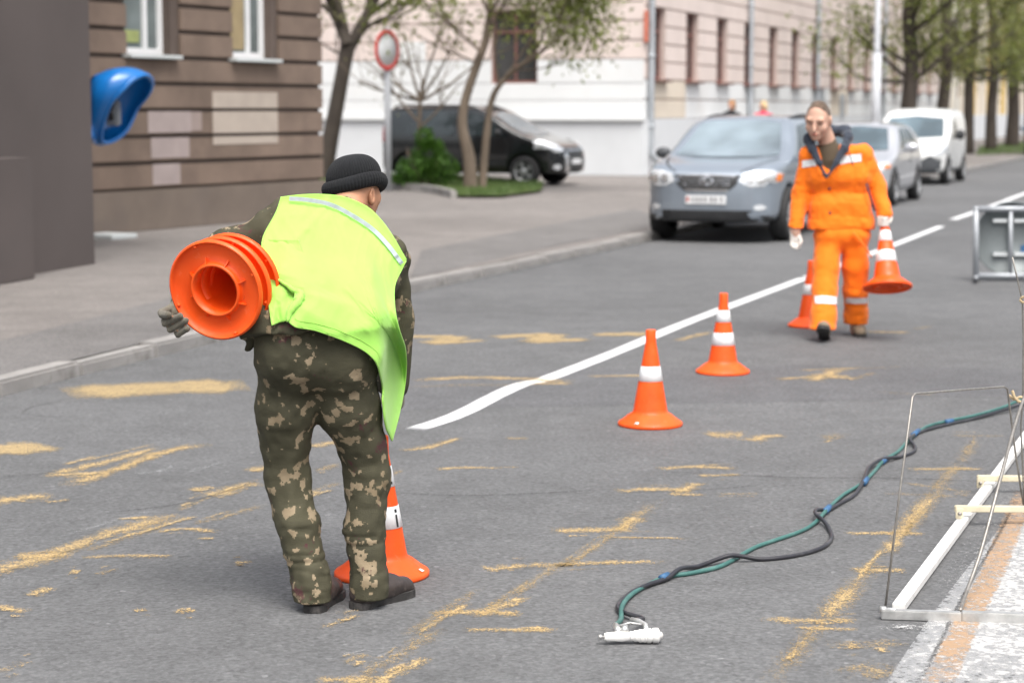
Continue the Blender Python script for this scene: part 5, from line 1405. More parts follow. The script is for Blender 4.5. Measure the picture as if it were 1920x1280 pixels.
# avenue of lindens along the far pavement
av = [(1703, 305, .25, 'first and thickest dark tree trunk, directly left of the white van'), (1767, 295, .215, 'second dark tree trunk of the row, rising behind the white van roof'), (1815, 288, .19, 'third tree trunk of the row, at the tail of the white van'),
      (1858, 281, .21, 'fourth tree trunk of the row, clear of the van on the verge'), (1897, 275, .27, 'fifth tree trunk of the row, near the right edge'), (1932, 269, .3, 'last tree of the row, crown cut by the right edge')]
G_T = 'trees in a row along the pavement'
for i, (px, py, r, lab) in enumerate(av):
    b0 = G(px, py, PAVE); rng = random.Random(40 + i); Yt = b0.y
    top = 7.5; pth = [b0 + Vector((rng.uniform(-.04, .04) * k, rng.uniform(-.04, .04) * k, top * k / 5 - (0.1 if k == 0 else 0))) for k in range(6)]
    pth[2].x += rng.uniform(-.05, .1)
    limbs = []
    for k in range(13):
        h = rng.uniform(2.5, 7.2) if k > 3 else rng.uniform(2.3, 3.4); a = rng.uniform(0, 2 * math.pi)
        limbs.append((b0 + Vector((0, 0, h)), (math.cos(a), math.sin(a), rng.uniform(-.15, .8)), r * .32, rng.uniform(1.4, 2.4)))
    tree('linden_tree', lab, [(pth, [r * 1.25, r, r * .92, r * .85, r * .7, r * .4])], M_bark, M_leaf2 if i % 2 else M_leaf, 60 + i, b0, limbs, leaf=0.075, per=9, depth=2, group=G_T, lspread=0.32)
# green bush
Bc = G(800, 357, PAVE)
bush = thing('green_bush', 'dense bright green bush in front of the black people carrier', 'bush', Bc)
rs = np.random.RandomState(5); pts = []
for cx_, cz, rx, rz, n in ((805, 292, .34, .38, 900), (778, 318, .38, .30, 750), (828, 318, .34, .34, 750), (757, 332, .26, .18, 320), (796, 258, .20, .22, 260)):
    c = V(cx_, cz, Bc.y); q = rs.normal(size=(n, 3)); q /= np.linalg.norm(q, axis=1)[:, None]; q *= rs.uniform(.35, 1.12, (n, 1)) ** .6
    pts.append(np.array(c) + q * np.array([rx, rx, rz]))
pts = np.concatenate(pts); pts = pts[pts[:, 2] > PAVE + .03]
kind(leaf_cloud('foliage', pts, 0.05, M_bush, bush, 5), 'stuff')
bt = []
for k in range(9):
    a = rs.uniform(0, 6.28); e = Vector((math.cos(a) * .4, math.sin(a) * .3, rs.uniform(.5, .9)))
    tube_obj('stem', [Bc, Bc + e * .5, Bc + e], [.018, .012, .006], M_bark2, bush, 5)
# grass island
M_soil = asphalt('verge_soil', 0.08, 0.12, (1.0, 1.05, 0.6))
isl_px = [(560, 352), (725, 352), (800, 356), (862, 372), (940, 372), (1015, 362), (1020, 350), (900, 338), (700, 336), (560, 338)]
isl = [G(x, y, PAVE) for x, y in isl_px]
verge = kind(poly_sheet('verge', isl, M_soil, z=PAVE + 0.05), 'structure')
from mathutils.geometry import tessellate_polygon
def blades(name, poly, n, hgt, mat, seed, zb):
    rs = np.random.RandomState(seed); P = np.array([(p.x, p.y) for p in poly]); lo, hi = P.min(0), P.max(0); out = []
    c = rs.uniform(lo, hi, (n * 6, 2)); d = poly_sdf(c[:, 0].astype(np.float32), c[:, 1].astype(np.float32), P); c = c[d < -0.02][:n]; n = len(c)
    a = rs.uniform(0, 6.28, n); h = hgt * rs.uniform(.5, 1.4, n); w = 0.012; z = np.full(n, zb)
    dx, dy = np.cos(a) * w, np.sin(a) * w; lx, ly = rs.normal(0, .03, n), rs.normal(0, .03, n)
    v = np.stack([np.stack([c[:, 0] - dx, c[:, 1] - dy, z], 1), np.stack([c[:, 0] + dx, c[:, 1] + dy, z], 1), np.stack([c[:, 0] + lx, c[:, 1] + ly, z + h], 1)], 1).reshape(-1, 3)
    return fast_mesh(name, v, np.arange(3 * n).reshape(-1, 3), mat, None, False)
g = blades('grass', isl, 14000, 0.085, M_grass, 3, PAVE + .05); g['label'] = 'short green grass on the small verge under the trees'; g['category'] = 'grass'; kind(g, 'stuff')
far_isl = [G(x, y, PAVE) for x, y in [(1828, 292), (1835, 277), (1925, 266), (1990, 262), (1990, 278), (1920, 288)]]
g = blades('grass', far_isl, 5000, 0.10, M_grass, 8, PAVE); g['label'] = 'patchy grass round the feet of the far tree row'; g['category'] = 'grass'; kind(g, 'stuff')
# edging stones of the grass island
ed = [G(x, y, PAVE) for x, y in [(560, 355), (726, 356), (800, 360), (862, 374)]]
es = path_resample(smooth_path(ed, 6), 1.0)
for a, b in zip(es, es[1:]):
    e = (b - a).normalized()
    box_obj('edging_stone', (a + b) / 2 + Vector((0, 0, .06)), ((b - a).length - .015, .12, .16), M_kerb, verge, frame_of(e), .012)
# ================================================================== PEOPLE
def fabric(name, col, rough=0.8, var=0.08, weave=420.0, bs=0.15, fold=0.0, sheen=0.2):
    m, nt, b = newmat(name); v = coords(nt)
    c = ramp(nt, noise(nt, v, 7.0, 4), [(0.3, tuple(x * (1 - var) for x in col)), (0.7, tuple(min(1, x * (1 + var)) for x in col))]).outputs[0]
    nt.links.new(c, b.inputs['Base Color']); b.inputs['Roughness'].default_value = rough
    b.inputs['Sheen Weight'].default_value = sheen; b.inputs['Specular IOR Level'].default_value = 0.25
    h = noise(nt, v, weave, 1)
    if fold: h = mixrgb(nt, fold, h, noise(nt, coords(nt, (1, 1, 0.5)), 16.0, 4, 0.55))
    bump(nt, b, h, bs, 0.006)
    return m
def camo(name):
    """olive cloth with serrated tan leaf blots and a few wine-red stains"""
    m, nt, b = newmat(name); tc = nt.nodes.new('ShaderNodeTexCoord')
    sn = nd(nt, 'ShaderNodeVectorMath', operation='SNAP'); sn.inputs[1].default_value = (0.0042,) * 3
    nt.links.new(tc.outputs['Object'], sn.inputs[0]); v = sn.outputs[0]
    n1 = noise(nt, v, 19.0, 2.0, 0.5)
    off = nd(nt, 'ShaderNodeVectorMath', operation='ADD'); off.inputs[1].default_value = (7.3, 2.1, 4.4); nt.links.new(v, off.inputs[0])
    n2 = noise(nt, off.outputs[0], 34.0, 2.0, 0.6)
    k = mixrgb(nt, 0.30, n1, n2)
    off2 = nd(nt, 'ShaderNodeVectorMath', operation='ADD'); off2.inputs[1].default_value = (1.3, 9.1, 0.4); nt.links.new(v, off2.inputs[0])
    n3 = noise(nt, off2.outputs[0], 8.0, 5.0, 0.75)
    base = ramp(nt, noise(nt, tc.outputs['Object'], 5.0, 4), [(0.3, (0.050, 0.047, 0.029)), (0.7, (0.078, 0.073, 0.045))]).outputs[0]
    tan = ramp(nt, noise(nt, tc.outputs['Object'], 9.0, 3), [(0.3, (0.20, 0.155, 0.095)), (0.7, (0.32, 0.255, 0.17))]).outputs[0]
    c = mixrgb(nt, ramp(nt, k, [(0.568, grey(0)), (0.572, grey(1))], 'LINEAR').outputs[0], base, tan)
    wine = ramp(nt, n3, [(0.62, grey(0)), (0.64, grey(0.8))]).outputs[0]
    c = mixrgb(nt, wine, c, (0.085, 0.028, 0.035))
    nt.links.new(c, b.inputs['Base Color']); b.inputs['Roughness'].default_value = 0.8; b.inputs['Specular IOR Level'].default_value = 0.25
    h = mixrgb(nt, 0.6, noise(nt, tc.outputs['Object'], 350.0, 1), noise(nt, coords(nt, (1, 1, 2.6)), 15.0, 4, 0.6))
    bump(nt, b, h, 0.45, 0.012)
    return m
M_camo = camo('camouflage_cloth')
M_lime = fabric('lime_vest_cloth', (0.30, 0.60, 0.10), 0.7, 0.04, 500, 0.35, 0.85)
M_stitch = pmat('green_thread', (0.22, 0.42, 0.06), 0.8)
M_reflect = pmat('grey_reflective_tape', (0.46, 0.50, 0.56), 0.35, 0.08, 40, 0.1, 300, metallic=0.2)
M_orange = fabric('orange_workwear', (0.86, 0.175, 0.004), 0.75, 0.06, 300, 0.30, 0.85)
M_navy = fabric('navy_lining', (0.030, 0.038, 0.055), 0.8, 0.1, 250, 0.2)
M_shirt = fabric('olive_brown_shirt', (0.075, 0.055, 0.035), 0.85, 0.1, 250, 0.2)
M_knit = fabric('black_knit', (0.011, 0.012, 0.014), 0.95, 0.25, 600, 0.5, sheen=0.05)
M_glove_k = fabric('grey_knit_glove', (0.15, 0.135, 0.10), 0.95, 0.3, 380, 0.8)
M_glove_w = fabric('pale_work_glove', (0.62, 0.58, 0.54), 0.9, 0.1, 380, 0.4)
M_leather = pmat('worn_brown_leather', (0.040, 0.030, 0.027), 0.5, 0.3, 14, 0.3, 90, dirt=((0.14, 0.115, 0.10), 0.7), dscale=20)
M_sole = pmat('dark_shoe_sole', (0.028, 0.026, 0.025), 0.75, 0.3, 30, dirt=((0.11, 0.10, 0.095), 0.8), dscale=24)
M_boot = pmat('tan_worn_boot', (0.20, 0.155, 0.105), 0.7, 0.35, 16, 0.3, 60)
def skin(name, col):
    m, nt, b = newmat(name); v = coords(nt)
    c = ramp(nt, noise(nt, v, 22.0, 4), [(0.3, tuple(x * .86 for x in col)), (0.7, col)]).outputs[0]
    nt.links.new(c, b.inputs['Base Color']); b.inputs['Roughness'].default_value = 0.68; b.inputs['Specular IOR Level'].default_value = 0.3
    b.inputs['Subsurface Weight'].default_value = 0.15; b.inputs['Subsurface Radius'].default_value = (0.012, 0.005, 0.003)
    return m
M_skin = skin('tanned_skin', (0.50, 0.255, 0.155)); M_skin2 = skin('fair_skin', (0.60, 0.37, 0.28))
M_lip = pmat('lip', (0.42, 0.15, 0.12), 0.5); M_brow = pmat('brow_hair', (0.26, 0.165, 0.115), 0.9); M_eye = pmat('eye', (0.13, 0.08, 0.065), 0.4)
M_hair = fabric('cropped_brown_hair', (0.105, 0.07, 0.048), 0.9, 0.3, 700, 0.6)
def np3(v): return np.array(v, np.float32)
def bounds(pts, m): P = np.array([tuple(p) for p in pts]); return P.min(0) - m, P.max(0) + m
def head_prims(F, c, f, u, sc=1.0, k=0.015, grow_=0.0, ears=True):
    """skull, jaw, nose, brow and ears of a head at c looking along f"""
    f = _norm(np3(f)); u = np3(u); u = _norm(u - f * (u @ f)); s = np.cross(f, u); c = np3(c)
    R = np.stack([s, f, u], 1)
    def p(a, b, d): return c + (s * a + f * b + u * d) * sc
    g = grow_
    F.ellipsoid(p(0, -.012, .022), np.array((.078, .100, .108)) * sc + g, R, k)
    F.ellipsoid(p(0, .030, -.052), np.array((.060, .066, .074)) * sc + g, R, 0.03 * sc)
    F.ellipsoid(p(0, .076, -.098), np.array((.026, .020, .020)) * sc + g, R, 0.02 * sc)
    for sg in (-1, 1): F.ellipsoid(p(sg * .045, .060, -.030), np.array((.024, .026, .028)) * sc + g, R, 0.025 * sc)
    F.capsule(p(-.045, .078, .030), p(.045, .078, .030), .016 * sc, k=0.02)
    for sg in (-1, 1): F.ellipsoid(p(sg * .034, .100, .010), np.array((.016, .009, .008)) * sc, R, 0.014, 'sub')
    F.capsule(p(0, .092, .022), p(0, .115, -.030), .010 * sc, .016 * sc, k=0.010)
    F.ellipsoid(p(0, .096, -.062), np.array((.026, .012, .013)) * sc, R, 0.012)
    if ears:
        for sg in (-1, 1): F.ellipsoid(p(sg * .082, -.012, .000), np.array((.010, .020, .034)) * sc, R, 0.008)
    return p, R
def shoe(root, heel, d, length, width, up_mat, sole_mat, pitch=0.0, height=0.10, z0=0.0):
    """shoe with its heel at heel (ground point), pointing along d; pitch lifts the toe"""
    d = Vector((d[0], d[1], 0)).normalized(); y = Vector((0, 0, 1)).cross(d)
    M = Matrix.Translation(Vector(heel) + Vector((0, 0, z0))) @ Matrix((d, y, Vector((0, 0, 1)))).transposed().to_4x4() @ Matrix.Rotation(-pitch, 4, 'Y')
    L, W = length, width
    F = Field((-.05, -W, 0.0), (L + .05, W, height + .09), 0.006)
    F.capsule((.05, 0, .050), (.05, 0, height + .05), .042, .045, 0.03)
    F.capsule((.04, 0, .045), (L * .55, 0, .045), .040, .040, 0.03)
    F.capsule((L * .5, 0, .042), (L - .050, 0, .036), .042, .040, 0.03, flat=((0, 0, 1), 1.15))
    F.capsule((.07, 0, .085), (L * .62, 0, .052), .038, .034, 0.03)
    F.cut((0, 0, .020), (0, 0, -1))
    F.wrinkle(0.004, (.03, .05, .03), 5)
    xf = lambda v: v @ np.array(M.to_3x3(), dtype=np.float32).T + np.array(M.translation, dtype=np.float32)
    sh = F.mesh('shoe', up_mat, root, xf=xf)
    out = [(-.002, .0), (.006, .030), (.04, .043), (.10, .038), (.16 * L / .3, .040), (L * .72, .050), (L * .9, .042), (L + .002, .012)]
    out = out + [(a, -b) for a, b in reversed(out)]
    bm = bmesh.new()
    top = [bm.verts.new(M @ Vector((a, b, .026))) for a, b in out]; bot = [bm.verts.new(M @ Vector((a, b, 0.012 if .30 * L < a < .52 * L else 0.0))) for a, b in out]
    bm.faces.new(top); bm.faces.new(list(reversed(bot)))
    for i in range(len(out)): bm.faces.new([bot[i], bot[(i + 1) % len(out)], top[(i + 1) % len(out)], top[i]])
    bm_obj('sole', bm, sole_mat, sh)
    return sh
def fingers_into(F, chains, k=0.004):
    for pts, r in chains:
        for i in range(len(pts) - 1): F.capsule(pts[i], pts[i + 1], r * (1 - .08 * i), r * (1 - .08 * (i + 1)), k)

# ------------------------------------------------------------------ worker bending forward, in camouflage and lime vest
Y0 = 6.65
def J(px, py, dy=0.0): return V(px, py, Y0 + dy)
w1 = thing('person', 'worker bending over in camouflage trousers, lime vest and black knit hat, carrying cones', 'person', Vector((J(640, 1140).x, Y0, 0)))
legL = [J(536, 690, .02), J(535, 770, .05), J(535, 825, .07), J(538, 890, .09), J(557, 985, .05), J(583, 1092, .01), J(587, 1140, .0)]; rL = [.094, .092, .080, .072, .072, .062, .066]
legR = [J(646, 690, .05), J(655, 762, .08), J(677, 825, .11), J(689, 890, .13), J(685, 990, .09), J(692, 1090, .06), J(693, 1136, .05)]; rR = [.098, .098, .080, .074, .065, .064, .070]
seat = (J(540, 668, -.04), J(650, 676, .0))
FT = Field(*bounds(legL + legR + list(seat) + [J(600, 600)], .20), .0065)
FT.capsule(seat[0], seat[1], .104, .102, 0.04); FT.capsule(J(540, 622, -.02), J(652, 634, .02), .108, .108, .06); FT.chain(legL[1:], rL[1:], .03); FT.chain(legR[1:], rR[1:], .03); FT.capsule(legL[0], legL[1], rL[0], rL[1], .06); FT.capsule(legR[0], legR[1], rR[0], rR[1], .06); FT.capsule(J(592, 690, .05), J(593, 728, .06), .07, .045, .04)
zz = FT.ax[2][None, None, :]
FT.wrinkle(0.004, (.20, .20, .034), 3, np.exp(-((zz - .22) / .16) ** 2)); FT.wrinkle(0.0055, (.12, .12, .024), 4, np.exp(-((zz - .20) / .15) ** 2), True); FT.wrinkle(0.0015, (.10, .10, .05), 44, None, True); FT.wrinkle(0.005, (.045, .045, .22), 6); FT.wrinkle(0.004, (.025, .025, .03), 9)
hemz = 0.034
FT.cut((0, 0, hemz), (0, 0, -1)); FT.cut((0, 0, J(600, 585, 0).z), (0, 0, 1))
trousers = FT.mesh('trousers', M_camo, w1)
shR = J(722, 482, .36); shL = J(552, 418, .30)
elL, wrL = J(430, 466, .24), J(342, 572, .10)
elR, wrR = J(740, 605, .42), J(736, 716, .44)
tor = [(J(555, 470, .20), J(690, 512, .27), .112), (J(545, 550, .07), J(672, 575, .13), .122), (J(530, 622, -.03), J(655, 640, .02), .140)]
FJ = Field(*bounds([shR, shL, elL, wrL, elR, wrR] + [t[0] for t in tor] + [t[1] for t in tor], .20), .0068)
FJ.capsule(shL, shR, .092, .088, .05)
for a, b, r in tor: FJ.capsule(a, b, r, r, .10)
FJ.capsule(J(640, 405, .40), J(648, 440, .36), .07, .10, .06)
FJ.cut(J(600, 622, 0), (0.10, -.15, -1))
FJ.chain([shL, elL, wrL], [.078, .066, .052], .04); FJ.chain([shR, elR, wrR], [.078, .062, .050], .03)
FJ.capsule(J(484, 596, -.02), J(468, 652, .0), .030, .016, .03)
FJ.wrinkle(0.016, (.05, .10, .10), 21); FJ.wrinkle(0.007, (.03, .03, .05), 22)
jacket = FJ.mesh('jacket', M_camo, w1)
# head, neck, hand and the body inside the clothes: one continuous mesh
hc = J(667, 354, .50); hf = Vector((.62, .74, -.22)); hu = Vector((-.10, .18, 1.0))
hand_ch = []
tips = [((316, 578), (304, 590), (316, 590), .0150), ((322, 588), (309, 606), (338, 592), .0140), ((330, 596), (319, 617), (349, 601), .0140), ((338, 606), (333, 627), (351, 616), .0130)]
for (a, b, c, r) in tips:
    hand_ch.append(([J(a[0] + 6, a[1], .06), J(b[0], b[1] - 4, .0), J(b[0] + 1, b[1], -.075), J(c[0], c[1], -.125)], r))
palm = [J(338, 575, .09), J(326, 594, .06)]
thumb = ([J(342, 572, .08), J(352, 560, .06), J(362, 556, .02)], .013)
FB = Field(*bounds([hc, J(690, 1140, .1), wrL, wrR, J(300, 620, -.15), J(560, 1140)], .16), .0105)
head_prims(FB, hc, hf, hu, .93)
FB.capsule(J(650, 392, .42), J(660, 360, .47), .064, .060, .03); FB.capsule(shL, shR, .06, .06, .05)
for a, b, r in tor: FB.capsule(a, b, r - .055, r - .055, .06)
FB.chain([shL, elL, wrL, palm[0]], [.055, .048, .034, .030], .03); FB.chain([shR, elR, wrR, J(736, 750, .47), J(734, 778, .46)], [.055, .042, .034, .036, .014], .03)
FB.capsule(*seat, .07, .07, .05); FB.chain(legL[:-1], [r - .035 for r in rL[:-1]], .03); FB.chain(legR[:-1], [r - .035 for r in rR[:-1]], .03)
FB.capsule(palm[0], palm[1], .030, .034, .02, flat=((1, .3, 0), 1.5)); fingers_into(FB, [(c, r - .003) for c, r in hand_ch] + [(thumb[0], .011)])
FB.mesh('body', M_skin, w1)
# right ear stands out under the hat
FE = Field(*bounds([J(697, 366, .46)], .07), .004)
ec = np3(J(697, 368, .445))
FE.ellipsoid(ec, (.013, .020, .034), None, .004); FE.ellipsoid(ec + np3((.008, -.010, .004)), (.007, .010, .020), None, .006, 'sub')
FE.mesh('ear', M_skin, w1)
FG = Field(*bounds([p for c, r in hand_ch for p in c] + palm, .06), .0042)
FG.capsule(palm[0], palm[1], .034, .038, .02, flat=((1, .3, 0), 1.4)); fingers_into(FG, hand_ch + [thumb]); FG.capsule(palm[0], wrL, .036, .044, .02)
FG.wrinkle(.0018, (.008, .008, .008), 4)
FG.mesh('glove', M_glove_k, w1)
FGr = Field(*bounds([wrR, J(734, 790, .46)], .08), .006)
FGr.capsule(wrR, J(737, 752, .47), .042, .042, .02, flat=((0, 1, 0), 1.3))
for k in range(4): FGr.chain([J(728 + 5 * k, 756, .45 + .012 * k), J(727 + 5 * k, 778, .45 + .012 * k), J(729 + 5 * k, 792 - 3 * abs(k - 1), .44 + .012 * k)], [.012, .012, .010], .005)
FGr.mesh('glove', M_glove_k, w1)
# knitted hat with rolled brim
hz = Vector((-.13, .10, 1)).normalized(); hyv = (Vector(hf) - hz * Vector(hf).dot(hz)).normalized(); hxv = hyv.cross(hz)
HM = Matrix.Translation(J(664, 338, .50)) @ Matrix((hxv, hyv, hz)).transposed().to_4x4()
def ribbed(prof, ribs, amp, seg=300):
    v, f = lathe_data(prof, seg)
    out = []
    for x, y, z in v:
        a = math.atan2(y, x); k = 1 + amp * math.cos(ribs * a); out.append(HM @ Vector((x * k * 1.0, y * k * 1.12, z + (.006 * math.sin(a * 2 + 1) + .010 * math.cos(a + .3)) * min(1, math.hypot(x, y) / .09) ** 2)))
    return out, f
crown = [(.092, -.005)] + [(.095 * math.cos(t) ** .85, .004 + .088 * math.sin(t)) for t in np.linspace(0.05, math.pi / 2 - .02, 16)] + [(0.0005, .092)]
v, f = ribbed(crown, 60, .010); hat = mesh_obj('knit_hat', v, f, M_knit, w1, True)
roll = [(.092 + .021 * math.cos(t), -.022 + .027 * math.sin(t)) for t in np.linspace(0, 2 * math.pi, 19)]
v, f = ribbed(roll, 60, .012); mesh_obj('rolled_brim', v, f, M_knit, hat, True)
shoe(w1, G(584, 1150), (.22, 1, 0), .285, .10, M_leather, M_sole, height=.03)
shoe(w1, G(664, 1143), (.62, .78, 0), .30, .10, M_leather, M_sole, height=.03)
# vest: back panel draped over jacket and trousers
def poly_at(pts, t):
    """point at relative length t of a px polyline"""
    P = np.array([(q.x, q.y) for q in smooth_path([Vector((a, b, 0)) for a, b in pts], 6)], float); L = np.r_[0, np.cumsum(np.hypot(*np.diff(P, axis=0).T))]; s = t * L[-1]
    return np.stack([np.interp(s, L, P[:, 0]), np.interp(s, L, P[:, 1])], -1)
def dyg(py): return np.interp(py, [360, 400, 480, 560, 610, 660, 840], [.40, .36, .24, .06, -.06, -.12, -.06])
def drape(name, top, bottom, left, right, nu, nv, mat, parent, off=0.014, push=0.0, seed=1, folds=0.010, thick=0.004, dyf=dyg):
    u = np.linspace(0, 1, nu)[None, :, None]; v = np.linspace(0, 1, nv)[:, None, None]
    T, B = poly_at(top, u[0, :, 0])[None], poly_at(bottom, u[0, :, 0])[None]; Lf, Rg = poly_at(left, v[:, 0, 0])[:, None], poly_at(right, v[:, 0, 0])[:, None]
    c00, c10, c01, c11 = map(lambda q: np.array(q, float), (top[0], top[-1], bottom[0], bottom[-1]))
    P = (1 - v) * T + v * B + (1 - u) * Lf + u * Rg - ((1 - u) * (1 - v) * c00 + u * (1 - v) * c10 + (1 - u) * v * c01 + u * v * c11)
    px, py = P[..., 0].ravel(), P[..., 1].ravel(); dy = dyf(py)
    W = np.array([tuple(V(a, b, Y0 + d)) for a, b, d in zip(px, py, dy)], np.float32)
    S = W.copy(); S[:, 1] = Y0 - .55
    best = np.full(len(S), 9.9, np.float32); hit = np.zeros(len(S), bool)
    for F in (FJ, FT):
        C, h = F.trace(S, (0, 1, 0), off, 1.3, .004)
        best = np.where(h, np.minimum(best, C[:, 1]), best); hit |= h
    lim = np.where(hit, best, 99).reshape(nv, nu); Y = np.where(hit, best, W[:, 1]).reshape(nv, nu).astype(float)
    for _ in range(220):
        Q = np.pad(Y, 1, mode='edge'); Y = .25 * (Q[2:, 1:-1] + Q[:-2, 1:-1] + Q[1:-1, 2:] + Q[1:-1, :-2])
        Y = np.minimum(Y, lim)
    rs = np.random.RandomState(seed)
    uu, vv = np.meshgrid(np.linspace(0, 1, nu), np.linspace(0, 1, nv))
    D = np.zeros_like(Y)
    for k in range(7):
        ph, fq, sl = rs.uniform(0, 6.3), rs.uniform(5, 22), rs.uniform(-7, 7)
        D += np.sin(uu * fq + vv * sl + ph) * np.clip(vv * 1.6, .10, 1) / (1 + .12 * fq)
    # sharp creases: ridged value noise along slanted directions
    for sc_, am, rot in ((5.0, .0045, .5), (9.0, .003, -.7), (14.0, .0016, .2)):
        a = (uu * math.cos(rot) + vv * math.sin(rot)) * sc_; b = (-uu * math.sin(rot) + vv * math.cos(rot)) * sc_ * .35
        Ln = rs.rand(48, 48) * 2 - 1; a = a - a.min(); b = b - b.min(); i, j = a.astype(int), b.astype(int); fa, fb_ = a - i, b - j
        fa, fb_ = fa * fa * (3 - 2 * fa), fb_ * fb_ * (3 - 2 * fb_)
        nz = (Ln[i, j] * (1 - fa) + Ln[i + 1, j] * fa) * (1 - fb_) + (Ln[i, j + 1] * (1 - fa) + Ln[i + 1, j + 1] * fa) * fb_
        Y = Y - am * (1 - np.minimum(np.abs(nz) * 3.2, 1)) * (thick > 0)
    Y = Y - folds * (D + 1.2) * np.clip(.25 + vv, 0, 1) - push
    W[:, 1] = Y.ravel()
    q = []
    for j in range(nv - 1):
        for i in range(nu - 1): q.append((j * nu + i, j * nu + i + 1, (j + 1) * nu + i + 1, (j + 1) * nu + i))
    o = fast_mesh(name, W, np.array(q), mat, parent)
    m = o.modifiers.new('thick', 'SOLIDIFY'); m.thickness = thick; m.offset = 0
    return o, P, W.reshape(nv, nu, 3)
vest_top = [(541, 364), (575, 360), (612, 360), (650, 365), (690, 382), (716, 405), (741, 440), (764, 484)]
vest_left = [(541, 364), (531, 395), (509, 440), (515, 478), (541, 515), (568, 533), (561, 562), (553, 592)]
vest_right = [(764, 484), (754, 503), (739, 540), (743, 600), (752, 665), (748, 740), (739, 800), (729, 842)]
vest_bot = [(553, 592), (566, 604), (600, 612), (640, 630), (690, 662), (709, 690), (713, 750), (720, 812), (729, 842)]
vest, VP_, VW = drape('vest', vest_top, vest_bot, vest_left, vest_right, 90, 100, M_lime, w1, seed=5, folds=.020)
side, _, _ = drape('vest_side_panel', [(509, 440), (540, 440), (575, 440)], [(520, 601), (545, 593), (572, 586)], [(509, 440), (506, 470), (514, 525), (520, 601)], [(575, 440), (590, 500), (582, 540), (572, 586)], 30, 60, M_lime, w1, off=.010, push=-.002, seed=9, folds=.010)
rollp = [(541, 512), (568, 531), (580, 540), (572, 556), (560, 572), (553, 592)]
def vest_at(px, py):
    d = (VP_[..., 0] - px) ** 2 + (VP_[..., 1] - py) ** 2; k = np.unravel_index(np.argmin(d), d.shape); return Vector(VW[k].tolist())
tube_obj('vest_fold', [vest_at(*p) + Vector((-.004, -.006, 0)) for p in smooth_path([Vector((a, b, 0)) for a, b in rollp], 5) for p in [(p.x, p.y)]], list(np.interp(np.linspace(0, 1, 26), [0, .35, .5, .8, 1], [.004, .013, .017, .012, .005])), M_lime, vest, 10)
nv_, nu_ = VW.shape[:2]
edge = [VW[j, 0] for j in range(nv_)] + [VW[-1, i] for i in range(nu_)] + [VW[j, -1] for j in range(nv_ - 1, -1, -1)]
tube_obj('hem', [Vector(e.tolist()) for e in edge[::2]], .0032, M_lime, vest, 6)
for off_ in (5,):
    st_ = [VW[-1 - off_, i] for i in range(3, nu_ - off_)]
    tube_obj('stitching', [Vector(e.tolist()) + Vector((0, -.0025, 0)) for e in st_], .0012, M_stitch, vest, 4)
tp = smooth_path([Vector((a, b, 0)) for a, b in [(543, 372), (580, 375), (622, 384), (665, 406), (700, 430), (727, 458), (744, 480), (754, 494)]], 8)
vs = []
for i, p in enumerate(tp):
    t = (tp[min(i + 1, len(tp) - 1)] - tp[max(i - 1, 0)]).normalized(); n_ = Vector((-t.y, t.x, 0))
    for sg in (-4.0, 4.0):
        q = p + n_ * sg; a = vest_at(p.x, p.y); b = V(q.x, q.y, a.y) ; vs.append(b + Vector((0, -.012, 0)))
mesh_obj('reflective_tape', vs, [(2 * i, 2 * i + 1, 2 * i + 3, 2 * i + 2) for i in range(len(tp) - 1)], M_reflect, vest, True)

# cones under his arm
ax_ = Vector((.34, .90, .19)).normalized()
xa = ax_.orthogonal().normalized(); ya = ax_.cross(xa)
labs = ['outermost orange cone of the three nested under the bending worker\'s arm, hollow base facing camera', 'middle orange cone of the three nested under the bending worker\'s arm', 'innermost orange cone of the three nested under the bending worker\'s arm']
base0 = J(402, 545, -.15)
for k in range(3):
    c = thing('traffic_cone', labs[k], 'traffic cone', base0 + ax_ * .055 * k + Vector((.004, 0, -.003)) * k, 0, G_C)
    c.rotation_euler = (Matrix((xa, ya, ax_)).transposed() @ Matrix.Rotation(.7 * k + .2, 3, 'Z')).to_euler(); c.scale = (.97, .97, .97)
    bpy.context.view_layer.update()
    cone_parts(c, TWO)

# ------------------------------------------------------------------ worker walking towards the camera, in orange
Y1 = 14.9
def K(px, py, dy=0.0): return V(px, py, Y1 + dy)
w2 = thing('person', 'man walking in orange workwear with navy collar and white gloves, carrying a cone', 'person', Vector((K(1570, 620).x, Y1, 0)))
lr = [K(1553, 450), K(1549, 500, -.06), K(1546, 545, -.13), K(1544, 590, -.22), K(1542, 618, -.27)]; lrr = [.100, .098, .092, .092, .098]
ll = [K(1602, 450), K(1604, 500, .0), K(1604, 545, .03), K(1605, 590, .10), K(1605, 618, .13)]; llr = [.100, .096, .090, .088, .092]
F2 = Field(*bounds(lr + ll, .20), .0085)
F2.capsule(K(1556, 440), K(1602, 438), .122, .122, .05); F2.chain(lr, lrr, .03); F2.chain(ll, llr, .03)
zz = F2.ax[2][None, None, :]
F2.wrinkle(.004, (.14, .14, .05), 31, np.exp(-((zz - .2) / .2) ** 2), True); F2.wrinkle(.004, (.06, .10, .30), 32, None, True); F2.wrinkle(.004, (.04, .04, .04), 33)
F2.cut((0, 0, .085), (0, 0, -1)); F2.cut((0, 0, K(1580, 425).z), (0, 0, 1))
F2.mesh('trousers', M_orange, w2)
s2r, s2l = K(1519, 292), K(1616, 290)
e2r, e2l = K(1501, 362, .03), K(1643, 346, .02); h2r, h2l = K(1491, 432, -.05), K(1658, 402, -.08)
FK = Field(*bounds([s2r, s2l, h2r, h2l, K(1560, 440)], .20), .0085)
FK.capsule(s2r, s2l, .078, .078, .05); FK.capsule(K(1536, 330), K(1606, 330), .114, .114, .08); FK.capsule(K(1543, 385), K(1605, 382), .112, .112, .08); FK.capsule(K(1543, 425), K(1612, 420), .118, .118, .08)
